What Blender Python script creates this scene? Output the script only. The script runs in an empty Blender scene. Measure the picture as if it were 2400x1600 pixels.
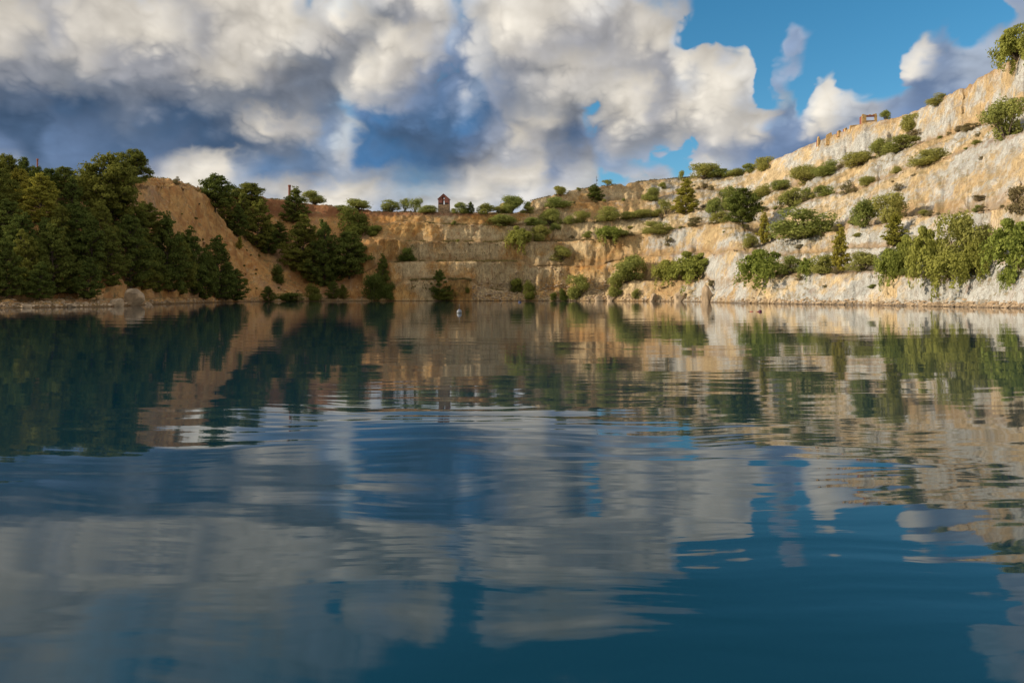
import bpy, math, random
import numpy as np
from mathutils import Vector
from mathutils.bvhtree import BVHTree

R = math.radians
SC = bpy.context.scene
COL = SC.collection

# ------------------------------------------------------------------ camera
EYE, FPX, HZ, CX = 1.4, 1568.0, 681.0, 1176.0      # eye height (m), focal length / horizon / centre on a 2352 x 1568 frame
cam = bpy.data.cameras.new("camera")
cam.lens, cam.sensor_width = 24.0, 36.0
cam.shift_y = -(784.0 - HZ) / 2352.0
cam.clip_end = 20000.0
camo = bpy.data.objects.new("camera", cam)
camo.location = (0, 0, EYE)
camo.rotation_euler = (R(90), 0, 0)
COL.objects.link(camo)
SC.camera = camo

# ------------------------------------------------------------------ exposure
SC.view_settings.view_transform = 'Standard'
SC.view_settings.look = 'None'
SC.view_settings.exposure = 0.25
SC.view_settings.gamma = 1.0
SC.view_settings.use_curve_mapping = False
SC.cycles.max_bounces, SC.cycles.diffuse_bounces, SC.cycles.glossy_bounces = 5, 2, 3
SC.cycles.transmission_bounces = 2

# ------------------------------------------------------------------ sun
TO_SUN = Vector((-0.93, -0.03, 0.345)).normalized()
sun = bpy.data.lights.new("sun", 'SUN')
sun.energy, sun.angle, sun.color = 4.0, R(0.6), (1.0, 0.845, 0.63)
suno = bpy.data.objects.new("sun", sun)
suno.rotation_euler = TO_SUN.to_track_quat('Z', 'Y').to_euler()
suno.location = TO_SUN * 400
COL.objects.link(suno)

# ------------------------------------------------------------------ node helpers
class NT:
    def __init__(self, tree):
        self.t = tree
    def n(self, kind, **kw):
        nd = self.t.nodes.new(kind)
        for k, v in kw.items():
            setattr(nd, k, v)
        return nd
    def put(self, sock, v):
        if v is None:
            return
        if hasattr(v, "is_output"):
            self.t.links.new(v, sock)
        else:
            sock.default_value = v
    def m(self, op, a, b=None, c=None, clamp=False):
        nd = self.n("ShaderNodeMath", operation=op, use_clamp=clamp)
        for s, v in zip(nd.inputs, (a, b, c)):
            self.put(s, v)
        return nd.outputs[0]
    def vm(self, op, a, b=None, scale=None):
        nd = self.n("ShaderNodeVectorMath", operation=op)
        self.put(nd.inputs[0], a)
        if b is not None:
            self.put(nd.inputs[1], b)
        if scale is not None:
            self.put(nd.inputs["Scale"], scale)
        return nd.outputs["Value"] if op in ("DOT_PRODUCT", "LENGTH") else nd.outputs["Vector"]
    def noise(self, vec, scale=1.0, detail=4.0, rough=0.5, dist=0.0, out="Fac"):
        nd = self.n("ShaderNodeTexNoise", noise_dimensions='3D')
        self.put(nd.inputs["Vector"], vec)
        nd.inputs["Scale"].default_value = scale
        nd.inputs["Detail"].default_value = detail
        nd.inputs["Roughness"].default_value = rough
        nd.inputs["Distortion"].default_value = dist
        return nd.outputs[out]
    def mix(self, fac, a, b, blend='MIX'):
        nd = self.n("ShaderNodeMix", data_type='RGBA', blend_type=blend)
        self.put(nd.inputs["Factor"], fac)
        ins = [s for s in nd.inputs if s.type == 'RGBA']
        self.put(ins[0], a if hasattr(a, "is_output") or len(a) == 4 else (*a, 1))
        self.put(ins[1], b if hasattr(b, "is_output") or len(b) == 4 else (*b, 1))
        return [s for s in nd.outputs if s.type == 'RGBA'][0]
    def step(self, v, lo, hi, smooth=True, o0=0.0, o1=1.0):
        nd = self.n("ShaderNodeMapRange", interpolation_type='SMOOTHSTEP' if smooth else 'LINEAR')
        self.put(nd.inputs[0], v)
        nd.inputs[1].default_value, nd.inputs[2].default_value = lo, hi
        nd.inputs[3].default_value, nd.inputs[4].default_value = o0, o1
        return nd.outputs[0]
    def xyz(self, v):
        nd = self.n("ShaderNodeSeparateXYZ")
        self.put(nd.inputs[0], v)
        return nd.outputs
    def comb(self, x, y, z):
        nd = self.n("ShaderNodeCombineXYZ")
        for s, v in zip(nd.inputs, (x, y, z)):
            self.put(s, v)
        return nd.outputs[0]

def s2l(r, g, b):
    f = lambda c: (c / 255 / 12.92) if c <= 10 else ((c / 255 + 0.055) / 1.055) ** 2.4
    return (f(r), f(g), f(b))

# ------------------------------------------------------------------ world: Nishita sky behind broken cumulus
WORLD_STRENGTH = 0.1
CLOUD = {  # cloud tones and cover
    'B': (*s2l(165, 180, 200), 0.0), 'W': (*s2l(240, 232, 218), 1.0), 'c': (*s2l(208, 201, 190), 1.0),
    'g': (*s2l(158, 159, 165), 1.0), 'd': (*s2l(112, 121, 136), 1.0), 'n': (*s2l(70, 93, 122), 1.0),
    's': (*s2l(74, 116, 160), 0.85), 'm': (*s2l(112, 134, 168), 0.76), 'b': (*s2l(164, 176, 194), 0.9),
    'h': (*s2l(128, 166, 196), 0.45),
}
SKYROWS = {  # cover seen over the quarry: row height, then azimuth mark and tone
 -460: "0:b 300:h 600:b 900:h 1200:B 1500:h 1800:B 2100:B 2400:h",
 -300: "0:b 200:h 400:B 550:h 750:B 900:B 1100:h 1300:B 1500:B 1800:h 2000:B 2200:B 2400:B",
 -180: "0:b 150:c 300:h 450:b 600:h 800:b 950:B 1100:h 1300:h 1450:B 1600:B 1800:B 2000:B 2200:B 2300:h 2400:b",
 -80: "0:c 150:g 300:b 450:c 600:c 700:b 800:h 900:b 1000:c 1080:B 1150:b 1300:c 1450:b 1560:h 1650:B 1800:B 2000:B 2200:B 2300:B 2400:b",
 0: "0:c 100:g 200:c 300:c 400:g 500:c 600:c 650:W 710:c 730:B 750:B 790:W 900:c 1000:W 1055:c 1085:B 1100:B 1130:c 1200:W 1300:c 1400:W 1500:g 1580:d 1640:m 1700:B 1900:B 2100:B 2250:B 2330:B 2400:m",
 50: "0:c 70:c 130:g 200:c 300:c 380:W 450:g 530:c 600:c 650:W 700:c 728:B 748:c 800:W 900:d 960:g 1020:c 1060:b 1090:B 1120:c 1200:W 1300:c 1400:g 1500:c 1580:c 1610:B 1800:B 1850:B 1900:m 1950:B 2100:B 2190:m 2240:B 2320:B 2370:b 2400:b",
 100: "0:c 100:g 200:c 300:c 390:W 470:g 540:c 610:c 690:W 740:c 780:g 840:d 880:W 950:c 1010:c 1060:m 1095:b 1130:W 1200:c 1300:g 1400:g 1500:c 1570:c 1605:B 1800:B 1840:m 1900:m 1940:B 2100:B 2200:m 2240:B 2310:b 2400:b",
 150: "0:g 80:d 160:c 230:g 300:g 400:g 500:c 600:c 690:d 800:d 850:W 920:c 970:g 1020:m 1080:m 1130:W 1165:d 1200:g 1300:c 1400:g 1500:g 1560:g 1590:W 1640:c 1665:m 1700:W 1745:W 1780:B 1815:B 1850:h 1880:B 1905:B 2000:B 2110:B 2150:W 2180:m 2260:b 2400:b",
 200: "0:d 80:g 130:d 220:d 300:d 400:g 500:c 560:c 600:g 680:d 760:d 810:c 870:c 930:g 1000:m 1060:m 1110:b 1170:g 1220:d 1290:d 1330:c 1400:W 1500:c 1545:g 1580:b 1620:W 1680:W 1725:W 1755:b 1775:B 1800:B 1840:m 1870:h 1890:B 1920:W 1960:W 1985:B 2085:B 2120:m 2180:m 2240:b 2400:b",
 250: "0:n 100:n 200:n 300:d 400:n 500:n 600:d 700:d 770:d 795:h 825:m 900:s 960:m 1010:s 1060:n 1110:s 1160:m 1220:d 1270:c 1330:d 1400:d 1440:c 1500:W 1545:g 1590:c 1650:W 1710:c 1755:b 1785:B 1820:h 1850:c 1885:B 1925:W 1980:W 2010:B 2045:W 2075:b 2110:m 2200:m 2400:m",
 300: "0:n 100:n 200:n 300:n 400:n 500:n 550:d 590:c 640:c 700:g 735:W 760:s 800:h 830:s 900:s 1000:n 1060:n 1110:s 1160:d 1230:c 1290:c 1340:d 1370:B 1410:c 1480:c 1530:g 1590:c 1680:W 1720:c 1780:c 1830:m 1880:m 1930:c 1970:b 2010:m 2100:m 2400:m",
 325: "0:n 150:m 300:n 450:n 560:n 600:d 660:g 720:d 745:m 800:W 830:s 900:n 1000:n 1080:n 1140:m 1200:c 1260:g 1310:n 1370:m 1430:g 1500:d 1580:d 1660:g 1740:d 1800:m 1880:m 1930:b 1990:s 2100:m 2400:m",
 350: "0:m 60:n 150:m 240:n 330:m 400:m 470:n 560:n 630:d 700:d 740:s 800:W 830:s 900:s 1000:s 1070:n 1130:n 1200:m 1260:g 1310:d 1370:d 1430:s 1480:d 1530:B 1580:B 1630:m 1700:g 1760:m 1850:m 1950:m 2100:m 2400:m",
 395: "0:b 60:n 150:n 250:m 330:m 380:g 430:W 500:W 545:c 590:s 680:s 760:s 830:s 900:s 970:n 1060:n 1130:g 1180:c 1240:c 1300:m 1370:g 1430:B 1490:B 1540:m 1590:B 1640:W 1690:b 1760:m 1900:s 2100:m 2400:m",
 440: "0:b 150:m 300:b 400:W 470:W 560:b 650:c 720:g 790:W 880:c 960:h 1010:h 1060:b 1110:W 1180:c 1240:W 1280:m 1350:W 1420:h 1490:c 1540:W 1580:h 1630:W 1700:b 1900:b 2400:b",
 480: "0:b 300:b 500:c 600:b 700:c 800:W 900:b 1000:c 1100:W 1200:b 1300:W 1400:b 1500:h 1600:c 1700:b 2400:b",
 560: "0:b 800:b 1400:b 2400:b",
}
_rows = []
for py in sorted(SKYROWS):
    us, cs = [], []
    for e in SKYROWS[py].split():
        a, b = e.split(":")
        us.append(float(a) * .98)
        cs.append(CLOUD[b])
    _rows.append((py * .98, np.array(us), np.array(cs)))
def cloud_at(u, py):
    vals = np.array([[np.interp(u, us, cs[:, k]) for k in range(4)] for _, us, cs in _rows])
    ys = np.array([r[0] for r in _rows])
    return [float(np.interp(py, ys, vals[:, k])) for k in range(4)]

world = bpy.data.worlds.new("World")
SC.world = world
world.use_nodes = True
world.node_tree.nodes.clear()
W = NT(world.node_tree)
tc = W.n("ShaderNodeTexCoord").outputs["Generated"]
sky = W.n("ShaderNodeTexSky", sky_type='NISHITA')
sky.sun_disc = False
sky.sun_elevation = math.asin(TO_SUN.z)
sky.sun_rotation = math.atan2(TO_SUN.x, TO_SUN.y)
sky.altitude, sky.air_density, sky.dust_density, sky.ozone_density = 200, 1.0, 0.3, 3.0
hs = W.n("ShaderNodeHueSaturation")
hs.inputs["Hue"].default_value = 0.485
hs.inputs["Saturation"].default_value = 1.27
hs.inputs["Value"].default_value = 1.2
W.put(hs.inputs["Color"], sky.outputs[0])
blue = hs.outputs[0]

def warp(vec, scale, amp, detail=5, rough=0.55):
    nz = W.n("ShaderNodeTexNoise", noise_dimensions='3D')
    W.put(nz.inputs["Vector"], W.vm('MULTIPLY', vec, (1.0, 1.0, 1.35)))
    nz.inputs["Scale"].default_value = scale
    nz.inputs["Detail"].default_value = detail
    nz.inputs["Roughness"].default_value = rough
    off = W.vm('SUBTRACT', nz.outputs["Color"], (0.5, 0.5, 0.5))
    return W.vm('ADD', vec, W.vm('SCALE', off, scale=amp))
w1 = warp(tc, 7.0, 0.028, 6, 0.58)
def billow(vec, scales):
    h = None
    for sc, am in scales:
        nz = W.noise(vec, sc, 1.0, 0.35)
        t = W.m('MULTIPLY', W.m('ABSOLUTE', W.m('SUBTRACT', nz, 0.5)), 4.0 * am)
        h = t if h is None else W.m('ADD', h, t)
    return h
# rounded puffs with sharp creases push the look-up about, so tones break along puff outlines
wr = W.vm('ADD', tc, W.vm('SCALE', W.vm('SUBTRACT', w1, tc), scale=0.35))
wx_, wy_, wz_ = W.xyz(wr)
wr = W.comb(wx_, wy_, W.m('MULTIPLY', W.m('SQRT', W.m('MAXIMUM', wz_, 0.004)), 1.35))      # low clouds look flatter and smaller, as perspective asks
PUFFS = ((10.0, 0.56), (24.0, 0.28), (55.0, 0.12), (110.0, 0.04))
h0 = billow(wr, PUFFS)
x, y, z = W.xyz(w1)
az = W.m('ARCTAN2', x, y)
el = W.m('ARCTAN2', z, W.m('SQRT', W.m('ADD', W.m('MULTIPLY', x, x), W.m('MULTIPLY', y, y))))
ht = W.m('SUBTRACT', h0, 0.38)
push = W.m('MULTIPLY', ht, W.step(el, R(5), R(17), True, 0.40, 1.0))
el = W.m('MULTIPLY_ADD', push, 0.050, el)
az = W.m('MULTIPLY_ADD', push, 0.040, az)
AZ0 = R(46)
right = W.m('GREATER_THAN', az, 0.0)
fal = W.m('MULTIPLY_ADD', az, 1.0 / AZ0, 1.0, clamp=True)
far_ = W.m('MULTIPLY', az, 1.0 / AZ0, clamp=True)
ELS = [R(e) for e in (2, 5.5, 7.0, 8.3, 9.8, 11.3, 13.0, 14.7, 16.4, 18.2, 20.0, 21.8, 24, 26.5, 30, 35)]
crow = acol = None
def ramp(e, a0, a1, fac):
    rp = W.n("ShaderNodeValToRGB")
    rp.color_ramp.interpolation = 'EASE'
    els = rp.color_ramp.elements
    NS = 31
    for k in range(NS):
        f = k / (NS - 1)
        a = a0 + (a1 - a0) * f
        u = CX + FPX * math.tan(a)
        py = HZ - FPX * math.tan(e) / math.cos(a)
        el0 = els[k] if k < 2 else els.new(1.0)
        el0.position = f
        el0.color = cloud_at(u, py)
    W.put(rp.inputs[0], fac)
    return rp.outputs
for i, e in enumerate(ELS):
    l_, r_ = ramp(e, -AZ0, 0.0, fal), ramp(e, 0.0, AZ0, far_)
    cc = W.mix(right, l_[0], r_[0])
    aa = W.m('ADD', l_[1], W.m('MULTIPLY', right, W.m('SUBTRACT', r_[1], l_[1])))
    if crow is None:
        crow, acol = cc, aa
    else:
        f = W.step(el, ELS[i - 1], e)
        crow = W.mix(f, crow, cc)
        acol = W.m('ADD', acol, W.m('MULTIPLY', f, W.m('SUBTRACT', aa, acol)))
# overhead, sides and behind: unseen cloud from noise, brightened and thickened for fill light
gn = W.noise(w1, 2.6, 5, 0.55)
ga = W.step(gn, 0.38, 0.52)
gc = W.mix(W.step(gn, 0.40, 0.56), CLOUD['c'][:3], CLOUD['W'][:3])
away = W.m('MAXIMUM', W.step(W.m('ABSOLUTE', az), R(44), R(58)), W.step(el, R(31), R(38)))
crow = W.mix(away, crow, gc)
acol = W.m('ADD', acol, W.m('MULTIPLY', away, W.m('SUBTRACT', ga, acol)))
# relief: brighter towards the upper left where the sun stands
n0 = W.noise(wr, 9.0, 4, 0.5)
h1 = billow(W.vm('ADD', wr, (-0.010, 0.0, 0.016)), PUFFS[:3])
rel = W.m('SUBTRACT', h0, h1)
gain = W.m('ADD', W.m('MULTIPLY_ADD', rel, 0.30, 1.0), W.m('ADD', W.m('MULTIPLY', ht, 0.30), W.m('MULTIPLY', W.m('SUBTRACT', n0, 0.5), 0.36)))
gain = W.m('MINIMUM', W.m('MAXIMUM', gain, 0.60), 1.5)
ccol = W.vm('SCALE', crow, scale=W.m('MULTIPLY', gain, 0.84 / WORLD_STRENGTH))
edge = W.m('ADD', acol, W.m('ADD', W.m('MULTIPLY', ht, 0.60), W.m('MULTIPLY', W.m('SUBTRACT', n0, 0.5), 0.7)))
cov = W.step(edge, 0.36, 0.64)
final = W.mix(cov, blue, ccol)
bg = W.n("ShaderNodeBackground")
bg.inputs["Strength"].default_value = WORLD_STRENGTH
W.put(bg.inputs["Color"], final)
wo = W.n("ShaderNodeOutputWorld")
world.node_tree.links.new(bg.outputs[0], wo.inputs["Surface"])
world.cycles.sampling_method = 'MANUAL'
world.cycles.sample_map_resolution = 512

# ------------------------------------------------------------------ small numpy noise
_rng = np.random.default_rng(7)
_perm = _rng.permutation(256)
_perm = np.concatenate([_perm, _perm, _perm])
_grad = _rng.normal(size=(256, 3))
_grad /= np.linalg.norm(_grad, axis=1)[:, None]
def perlin(p):
    i = np.floor(p).astype(np.int64)
    f = p - i
    i &= 255
    w = f * f * f * (f * (f * 6 - 15) + 10)
    out = 0.0
    for dx in (0, 1):
        for dy in (0, 1):
            for dz in (0, 1):
                h = _perm[_perm[_perm[i[..., 0] + dx] + i[..., 1] + dy] + i[..., 2] + dz]
                g = _grad[h]
                d = g[..., 0] * (f[..., 0] - dx) + g[..., 1] * (f[..., 1] - dy) + g[..., 2] * (f[..., 2] - dz)
                wx = w[..., 0] if dx else 1 - w[..., 0]
                wy = w[..., 1] if dy else 1 - w[..., 1]
                wz = w[..., 2] if dz else 1 - w[..., 2]
                out = out + d * wx * wy * wz
    return out * 1.6
def fbm(p, octaves=4, gain=0.5, lac=2.03):
    a, s, t = 1.0, 0.0, 0.0
    for k in range(octaves):
        s = s + a * perlin(p + 17.3 * k)
        t += a
        a *= gain
        p = p * lac
    return s / t
def noise1(u, seed, octaves=4):
    p = np.stack([u, np.full_like(u, seed * 7.31), np.full_like(u, seed * 3.7)], -1)
    return fbm(p, octaves)

# ------------------------------------------------------------------ object helpers
def mesh_obj(name, verts, faces, mat=None, parent=None, smooth=False):
    me = bpy.data.meshes.new(name)
    if isinstance(verts, np.ndarray) and isinstance(faces, np.ndarray):
        nf, k = faces.shape
        me.vertices.add(len(verts))
        me.vertices.foreach_set("co", verts.astype(np.float32).ravel())
        me.loops.add(nf * k)
        me.loops.foreach_set("vertex_index", faces.astype(np.int32).ravel())
        me.polygons.add(nf)
        me.polygons.foreach_set("loop_start", np.arange(0, nf * k, k, dtype=np.int32))
        me.update(calc_edges=True)
        me.validate()
    else:
        me.from_pydata([tuple(v) for v in verts], [], [tuple(f) for f in faces])
        me.update()
    if smooth:
        me.polygons.foreach_set("use_smooth", [True] * len(me.polygons))
    if mat:
        me.materials.append(mat)
    return link(name, me, parent)
def link(name, data, parent=None):
    o = bpy.data.objects.new(name, data)
    COL.objects.link(o)
    o.parent = parent
    return o
def tag(o, label=None, cat=None, group=None, kind=None):
    for k, v in (("label", label), ("category", cat), ("group", group), ("kind", kind)):
        if v:
            o[k] = v
    return o
def new_mat(name):
    m = bpy.data.materials.new(name)
    m.use_nodes = True
    m.node_tree.nodes.clear()
    nt = NT(m.node_tree)
    out = nt.n("ShaderNodeOutputMaterial")
    return m, nt, out
def pbr(name, col, rough=0.8, var=0.25, scale=2.0, bump=0.3, metallic=0.0):
    m, nt, out = new_mat(name)
    b = nt.n("ShaderNodeBsdfPrincipled")
    pos = nt.n("ShaderNodeTexCoord").outputs["Object"]
    nz = nt.noise(pos, scale, 5, 0.6)
    c = nt.mix(nt.step(nz, 0.3, 0.7), tuple(k * (1 - var) for k in col), tuple(min(1, k * (1 + var)) for k in col))
    nt.put(b.inputs["Base Color"], c)
    b.inputs["Roughness"].default_value = rough
    b.inputs["Metallic"].default_value = metallic
    if bump:
        bp = nt.n("ShaderNodeBump")
        bp.inputs["Strength"].default_value = bump
        bp.inputs["Distance"].default_value = 0.05
        nt.put(bp.inputs["Height"], nt.noise(pos, scale * 3, 4, 0.6))
        nt.put(b.inputs["Normal"], bp.outputs[0])
    nt.put(out.inputs["Surface"], b.outputs[0])
    return m

# ------------------------------------------------------------------ rock and soil
def rock_material():
    m, nt, out = new_mat("quarry_rock")
    pos = nt.n("ShaderNodeNewGeometry").outputs["Position"]
    nrm = nt.n("ShaderNodeNewGeometry").outputs["True Normal"]
    px, py, pz = nt.xyz(pos)
    nz_ = nt.xyz(nrm)[2]
    big = nt.noise(pos, 0.055, 4, 0.6)
    mid = nt.noise(pos, 0.32, 6, 0.62)
    fine = nt.noise(pos, 2.2, 5, 0.65)
    st = nt.vm('MULTIPLY', pos, (0.75, 0.75, 0.10))
    streak = nt.noise(st, 1.0, 5, 0.6, 0.6)
    st2 = nt.vm('MULTIPLY', pos, (0.05, 0.05, 0.9))
    strata = nt.noise(st2, 1.0, 4, 0.55, 0.4)
    ochre, tan, pale = (0.47, 0.235, 0.070), (0.52, 0.32, 0.125), (0.58, 0.45, 0.27)
    white, rust, dark, rose = (0.47, 0.495, 0.50), (0.30, 0.125, 0.04), (0.13, 0.085, 0.05), (0.33, 0.20, 0.14)
    c = nt.mix(nt.step(mid, 0.36, 0.62), ochre, tan)
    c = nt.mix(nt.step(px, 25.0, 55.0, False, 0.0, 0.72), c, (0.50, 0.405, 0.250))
    c = nt.mix(nt.step(nt.m('ADD', big, nt.m('MULTIPLY', fine, 0.3)), 0.58, 0.74), c, pale)
    # bleached limestone: mostly the sun side of the pit and close to the water
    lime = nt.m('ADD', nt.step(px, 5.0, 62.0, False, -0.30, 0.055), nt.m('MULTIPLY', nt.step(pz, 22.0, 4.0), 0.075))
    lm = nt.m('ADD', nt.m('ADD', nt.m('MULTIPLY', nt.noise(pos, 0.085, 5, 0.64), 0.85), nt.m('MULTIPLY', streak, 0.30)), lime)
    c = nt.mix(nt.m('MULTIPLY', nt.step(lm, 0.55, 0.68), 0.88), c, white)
    # vertical iron stains and cracks
    c = nt.mix(nt.m('MULTIPLY', nt.step(streak, 0.54, 0.72), nt.step(px, 0.0, 50.0, False, 0.62, 0.34)), c, rust)
    c = nt.mix(nt.m('MULTIPLY', nt.step(strata, 0.60, 0.72), 0.30), c, (0.33, 0.21, 0.11))
    crack = nt.noise(nt.vm('MULTIPLY', pos, (0.9, 0.9, 0.28)), 1.3, 6, 0.7, 0.9)
    c = nt.mix(nt.m('MULTIPLY', nt.step(nt.m('ABSOLUTE', nt.m('SUBTRACT', crack, 0.5)), 0.028, 0.004), 0.65), c, dark)
    c = nt.mix(nt.m('MULTIPLY', nt.step(fine, 0.62, 0.75), 0.35), c, dark)
    slit = nt.noise(nt.vm('MULTIPLY', pos, (1.7, 1.7, 0.07)), 1.0, 4, 0.65, 0.3)
    c = nt.mix(nt.m('MULTIPLY', nt.step(slit, 0.58, 0.68), nt.step(px, 0.0, 45.0, False, 0.62, 0.25)), c, (0.20, 0.115, 0.05))
    # crumbled soil at the foot of each quarry face, weathered lip at its crest
    ft = nt.n("ShaderNodeAttribute", attribute_name="face_height").outputs["Fac"]
    wob = nt.m('MULTIPLY_ADD', nt.m('SUBTRACT', nt.noise(pos, 0.5, 4, 0.6), 0.5), 0.55, ft)
    foot = nt.m('MULTIPLY', nt.step(wob, 0.30, 0.05), nt.step(pz, 3.0, 6.0))
    c = nt.mix(nt.m('MULTIPLY', foot, 0.72), c, nt.mix(fine, (0.25, 0.155, 0.075), (0.40, 0.27, 0.14)))
    c = nt.mix(nt.m('MULTIPLY', nt.step(wob, 0.90, 1.0), 0.45), c, (0.30, 0.17, 0.08))
    # brown earth of the wooded hill on the left
    hill = nt.m('MULTIPLY', nt.step(nt.m('ADD', px, nt.m('MULTIPLY', nt.m('SUBTRACT', mid, 0.5), 14.0)), -38.0, -52.0), 0.85)
    hc = nt.mix(nt.step(mid, 0.35, 0.65), (0.40, 0.19, 0.07), (0.60, 0.34, 0.125))
    hc = nt.mix(nt.m('MULTIPLY', nt.step(big, 0.52, 0.64), 0.6), hc, rose)
    hc = nt.mix(nt.m('MULTIPLY', nt.step(fine, 0.57, 0.7), 0.45), hc, (0.16, 0.10, 0.06))
    hc = nt.mix(nt.m('MULTIPLY', nt.step(slit, 0.54, 0.68), 0.55), hc, (0.20, 0.10, 0.05))
    hc = nt.mix(nt.m('MULTIPLY', nt.step(nt.noise(pos, 1.1, 3, 0.6), 0.60, 0.68), 0.5), hc, (0.52, 0.42, 0.30))
    c = nt.mix(hill, c, hc)
    # red topsoil band under the rim of the back wall
    red = nt.m('MULTIPLY', nt.step(nt.m('ADD', pz, nt.m('MULTIPLY', mid, 2.0)), 29.0, 30.6), nt.step(px, -4.0, -14.0))
    c = nt.mix(nt.m('MULTIPLY', red, nt.step(py, 205.0, 220.0, True, 0.0, 0.7)), c, (0.20, 0.075, 0.045))
    # dusty ledges with thin dry grass
    flat = nt.step(nz_, 0.72, 0.92)
    gr = nt.mix(nt.step(fine, 0.42, 0.6), (0.30, 0.20, 0.10), (0.13, 0.13, 0.05))
    c = nt.mix(nt.m('MULTIPLY', flat, 0.7), c, gr)
    # wet line
    c = nt.mix(nt.m('MULTIPLY', nt.step(nt.m('ADD', pz, nt.m('MULTIPLY', fine, 0.12)), 0.42, 0.22), 0.75), c, (0.10, 0.060, 0.030))
    # fractured blocks: every joint-bound piece sits a little proud or back and differs in tone
    jv = nt.vm('ADD', nt.vm('MULTIPLY', pos, (0.62, 0.62, 0.42)), nt.vm('SCALE', nt.noise(pos, 0.6, 2, 0.5, out="Color"), scale=0.7))
    vo = nt.n("ShaderNodeTexVoronoi", voronoi_dimensions='3D', feature='F1')
    nt.put(vo.inputs["Vector"], jv)
    vo.inputs["Scale"].default_value = 1.0
    cell = nt.xyz(vo.outputs["Color"])[0]
    tone = nt.step(cell, 0.0, 1.0, False, 0.80, 1.12)
    keep = nt.m('MULTIPLY', nt.m('SUBTRACT', 1.0, hill), nt.m('SUBTRACT', 1.0, flat))
    c = nt.vm('SCALE', c, scale=nt.m('ADD', 1.0, nt.m('MULTIPLY', keep, nt.m('SUBTRACT', tone, 1.0))))
    b = nt.n("ShaderNodeBsdfPrincipled")
    nt.put(b.inputs["Base Color"], c)
    b.inputs["Roughness"].default_value = 0.92
    b.inputs["Specular IOR Level"].default_value = 0.15
    bp = nt.n("ShaderNodeBump")
    bp.inputs["Strength"].default_value = 0.9
    bp.inputs["Distance"].default_value = 0.35
    hgt = nt.m('ADD', nt.m('MULTIPLY', fine, 0.5), nt.m('ADD', nt.m('MULTIPLY', crack, 0.5), nt.m('MULTIPLY', nt.noise(pos, 0.8, 5, 0.65), 0.9)))
    hgt = nt.m('ADD', hgt, nt.m('MULTIPLY', nt.m('MULTIPLY', cell, keep), 1.1))
    nt.put(bp.inputs["Height"], hgt)
    nt.put(b.inputs["Normal"], bp.outputs[0])
    nt.put(out.inputs["Surface"], b.outputs[0])
    return m
ROCK = rock_material()

# ------------------------------------------------------------------ terrain: ledge lines lofted into one surface
# each line: bearing mark u, height mark, distance, ledge depth behind the crest
SHORE = [(-500,62),(0,81),(250,93),(400,129),(480,157),(570,183),(700,200),(850,212),(1000,216),(1180,218),(1300,214),(1400,206),
         (1509,194),(1600,182),(1640,163),(1675,148),(1800,129),(1988,111),(2150,96),(2352,81),(2800,62)]
L_E = [(-500,690,70,2),(0,688,86,2),(250,686,99,2),(400,685,135,2),(570,683,188,2),(700,684,206,2),(850,682,216,2),(905,660,216,1.5),
       (930,644,216,3),(1000,643,215,3),(1075,643,215,3),(1100,660,218,2),(1180,672,221,1.5),(1300,668,218,1.5),(1390,668,210,1.5),
       (1420,655,208,2),(1453,645,203,3),(1509,645,200,3),(1600,645,189,3),(1627,643,180,3),(1641,668,172,2),(1655,664,164,2),(1690,650,151,2.5),(1738,638,141,4),
       (1831,626,134,4),(1918,629,122,4),(2019,620,113,4),(2098,636,104,4),(2177,640,97,3),(2244,609,95,4),(2305,591,91,4),(2346,615,86,4),(2800,600,66,4)]
L_D = [(-500,520,85,1),(0,520,100,1),(250,500,118,1),(320,440,143,1),(345,426,150,2),(415,428,168,2),(470,446,185,2),(487,462,190,3),
       (502,500,195,4),(560,570,203,4),(640,640,207,4),(700,672,210,3),(745,655,215,1),(800,600,220,1),(850,560,222,2),(880,548,222,2),(940,555,222,3),
       (1100,556,223,3),(1180,555,225,3),(1205,556,226,5),(1246,556,226,4),(1307,555,224,4),(1363,551,220,4),(1442,541,217,4),
       (1509,533,212,4),(1617,516,200,4),(1685,507,190,4),(1720,530,182,3),(1760,548,172,4),(1794,546,163,4),(1838,540,158,4),
       (1935,530,143,4),(1955,516,140,4),(2020,518,130,4),(2076,498,124,4),(2233,489,106,2),(2352,470,94,2),(2800,430,72,2)]
L_C = [(-500,455,98,1),(0,455,110,1),(250,440,130,1),(320,425,150,1),(345,418,156,1),(415,420,175,1),(470,440,195,1),(487,470,212,1),
       (560,530,222,1),(640,560,226,1),(745,560,228,1),(850,520,230,1),(937,508,228,3),(1000,514,227,3),(1127,519,229,3),(1262,519,231,4),
       (1311,514,232,4),(1352,511,231,4),(1442,503,232,4),(1532,494,228,4),(1617,481,215,4),(1700,486,207,4),(1760,483,196,4),(1800,479,187,4),
       (1872,454,175,4),(1947,441,165,4),(2009,419,156,4),(2102,380,146,4),(2170,360,137,4),(2271,322,124,3),(2352,305,110,3),(2800,200,84,3)]
L_B = [(-500,425,104,1),(0,425,115,1),(250,415,137,1),(320,412,153,1),(345,412,160,1),(415,418,182,1),(460,435,205,1),(487,445,225,1),
       (570,452,235,2),(660,462,240,2),(740,472,240,2),(800,482,240,2),(850,487,236,2),(1000,489,233,2),(1100,492,233,2),(1180,491,234,2),
       (1230,489,238,3),(1253,480,240,4),(1284,477,242,4),(1307,468,246,4),(1352,465,248,4),(1464,458,252,4),(1509,454,252,4),(1555,442,250,4),
       (1617,433,243,4),(1660,440,236,4),(1738,450,219,4),(1816,429,208,4),(1919,390,192,4),(1990,364,182,5),(2102,332,166,5),(2208,301,149,4),
       (2271,283,139,4),(2352,250,122,4),(2800,110,92,4)]
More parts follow.
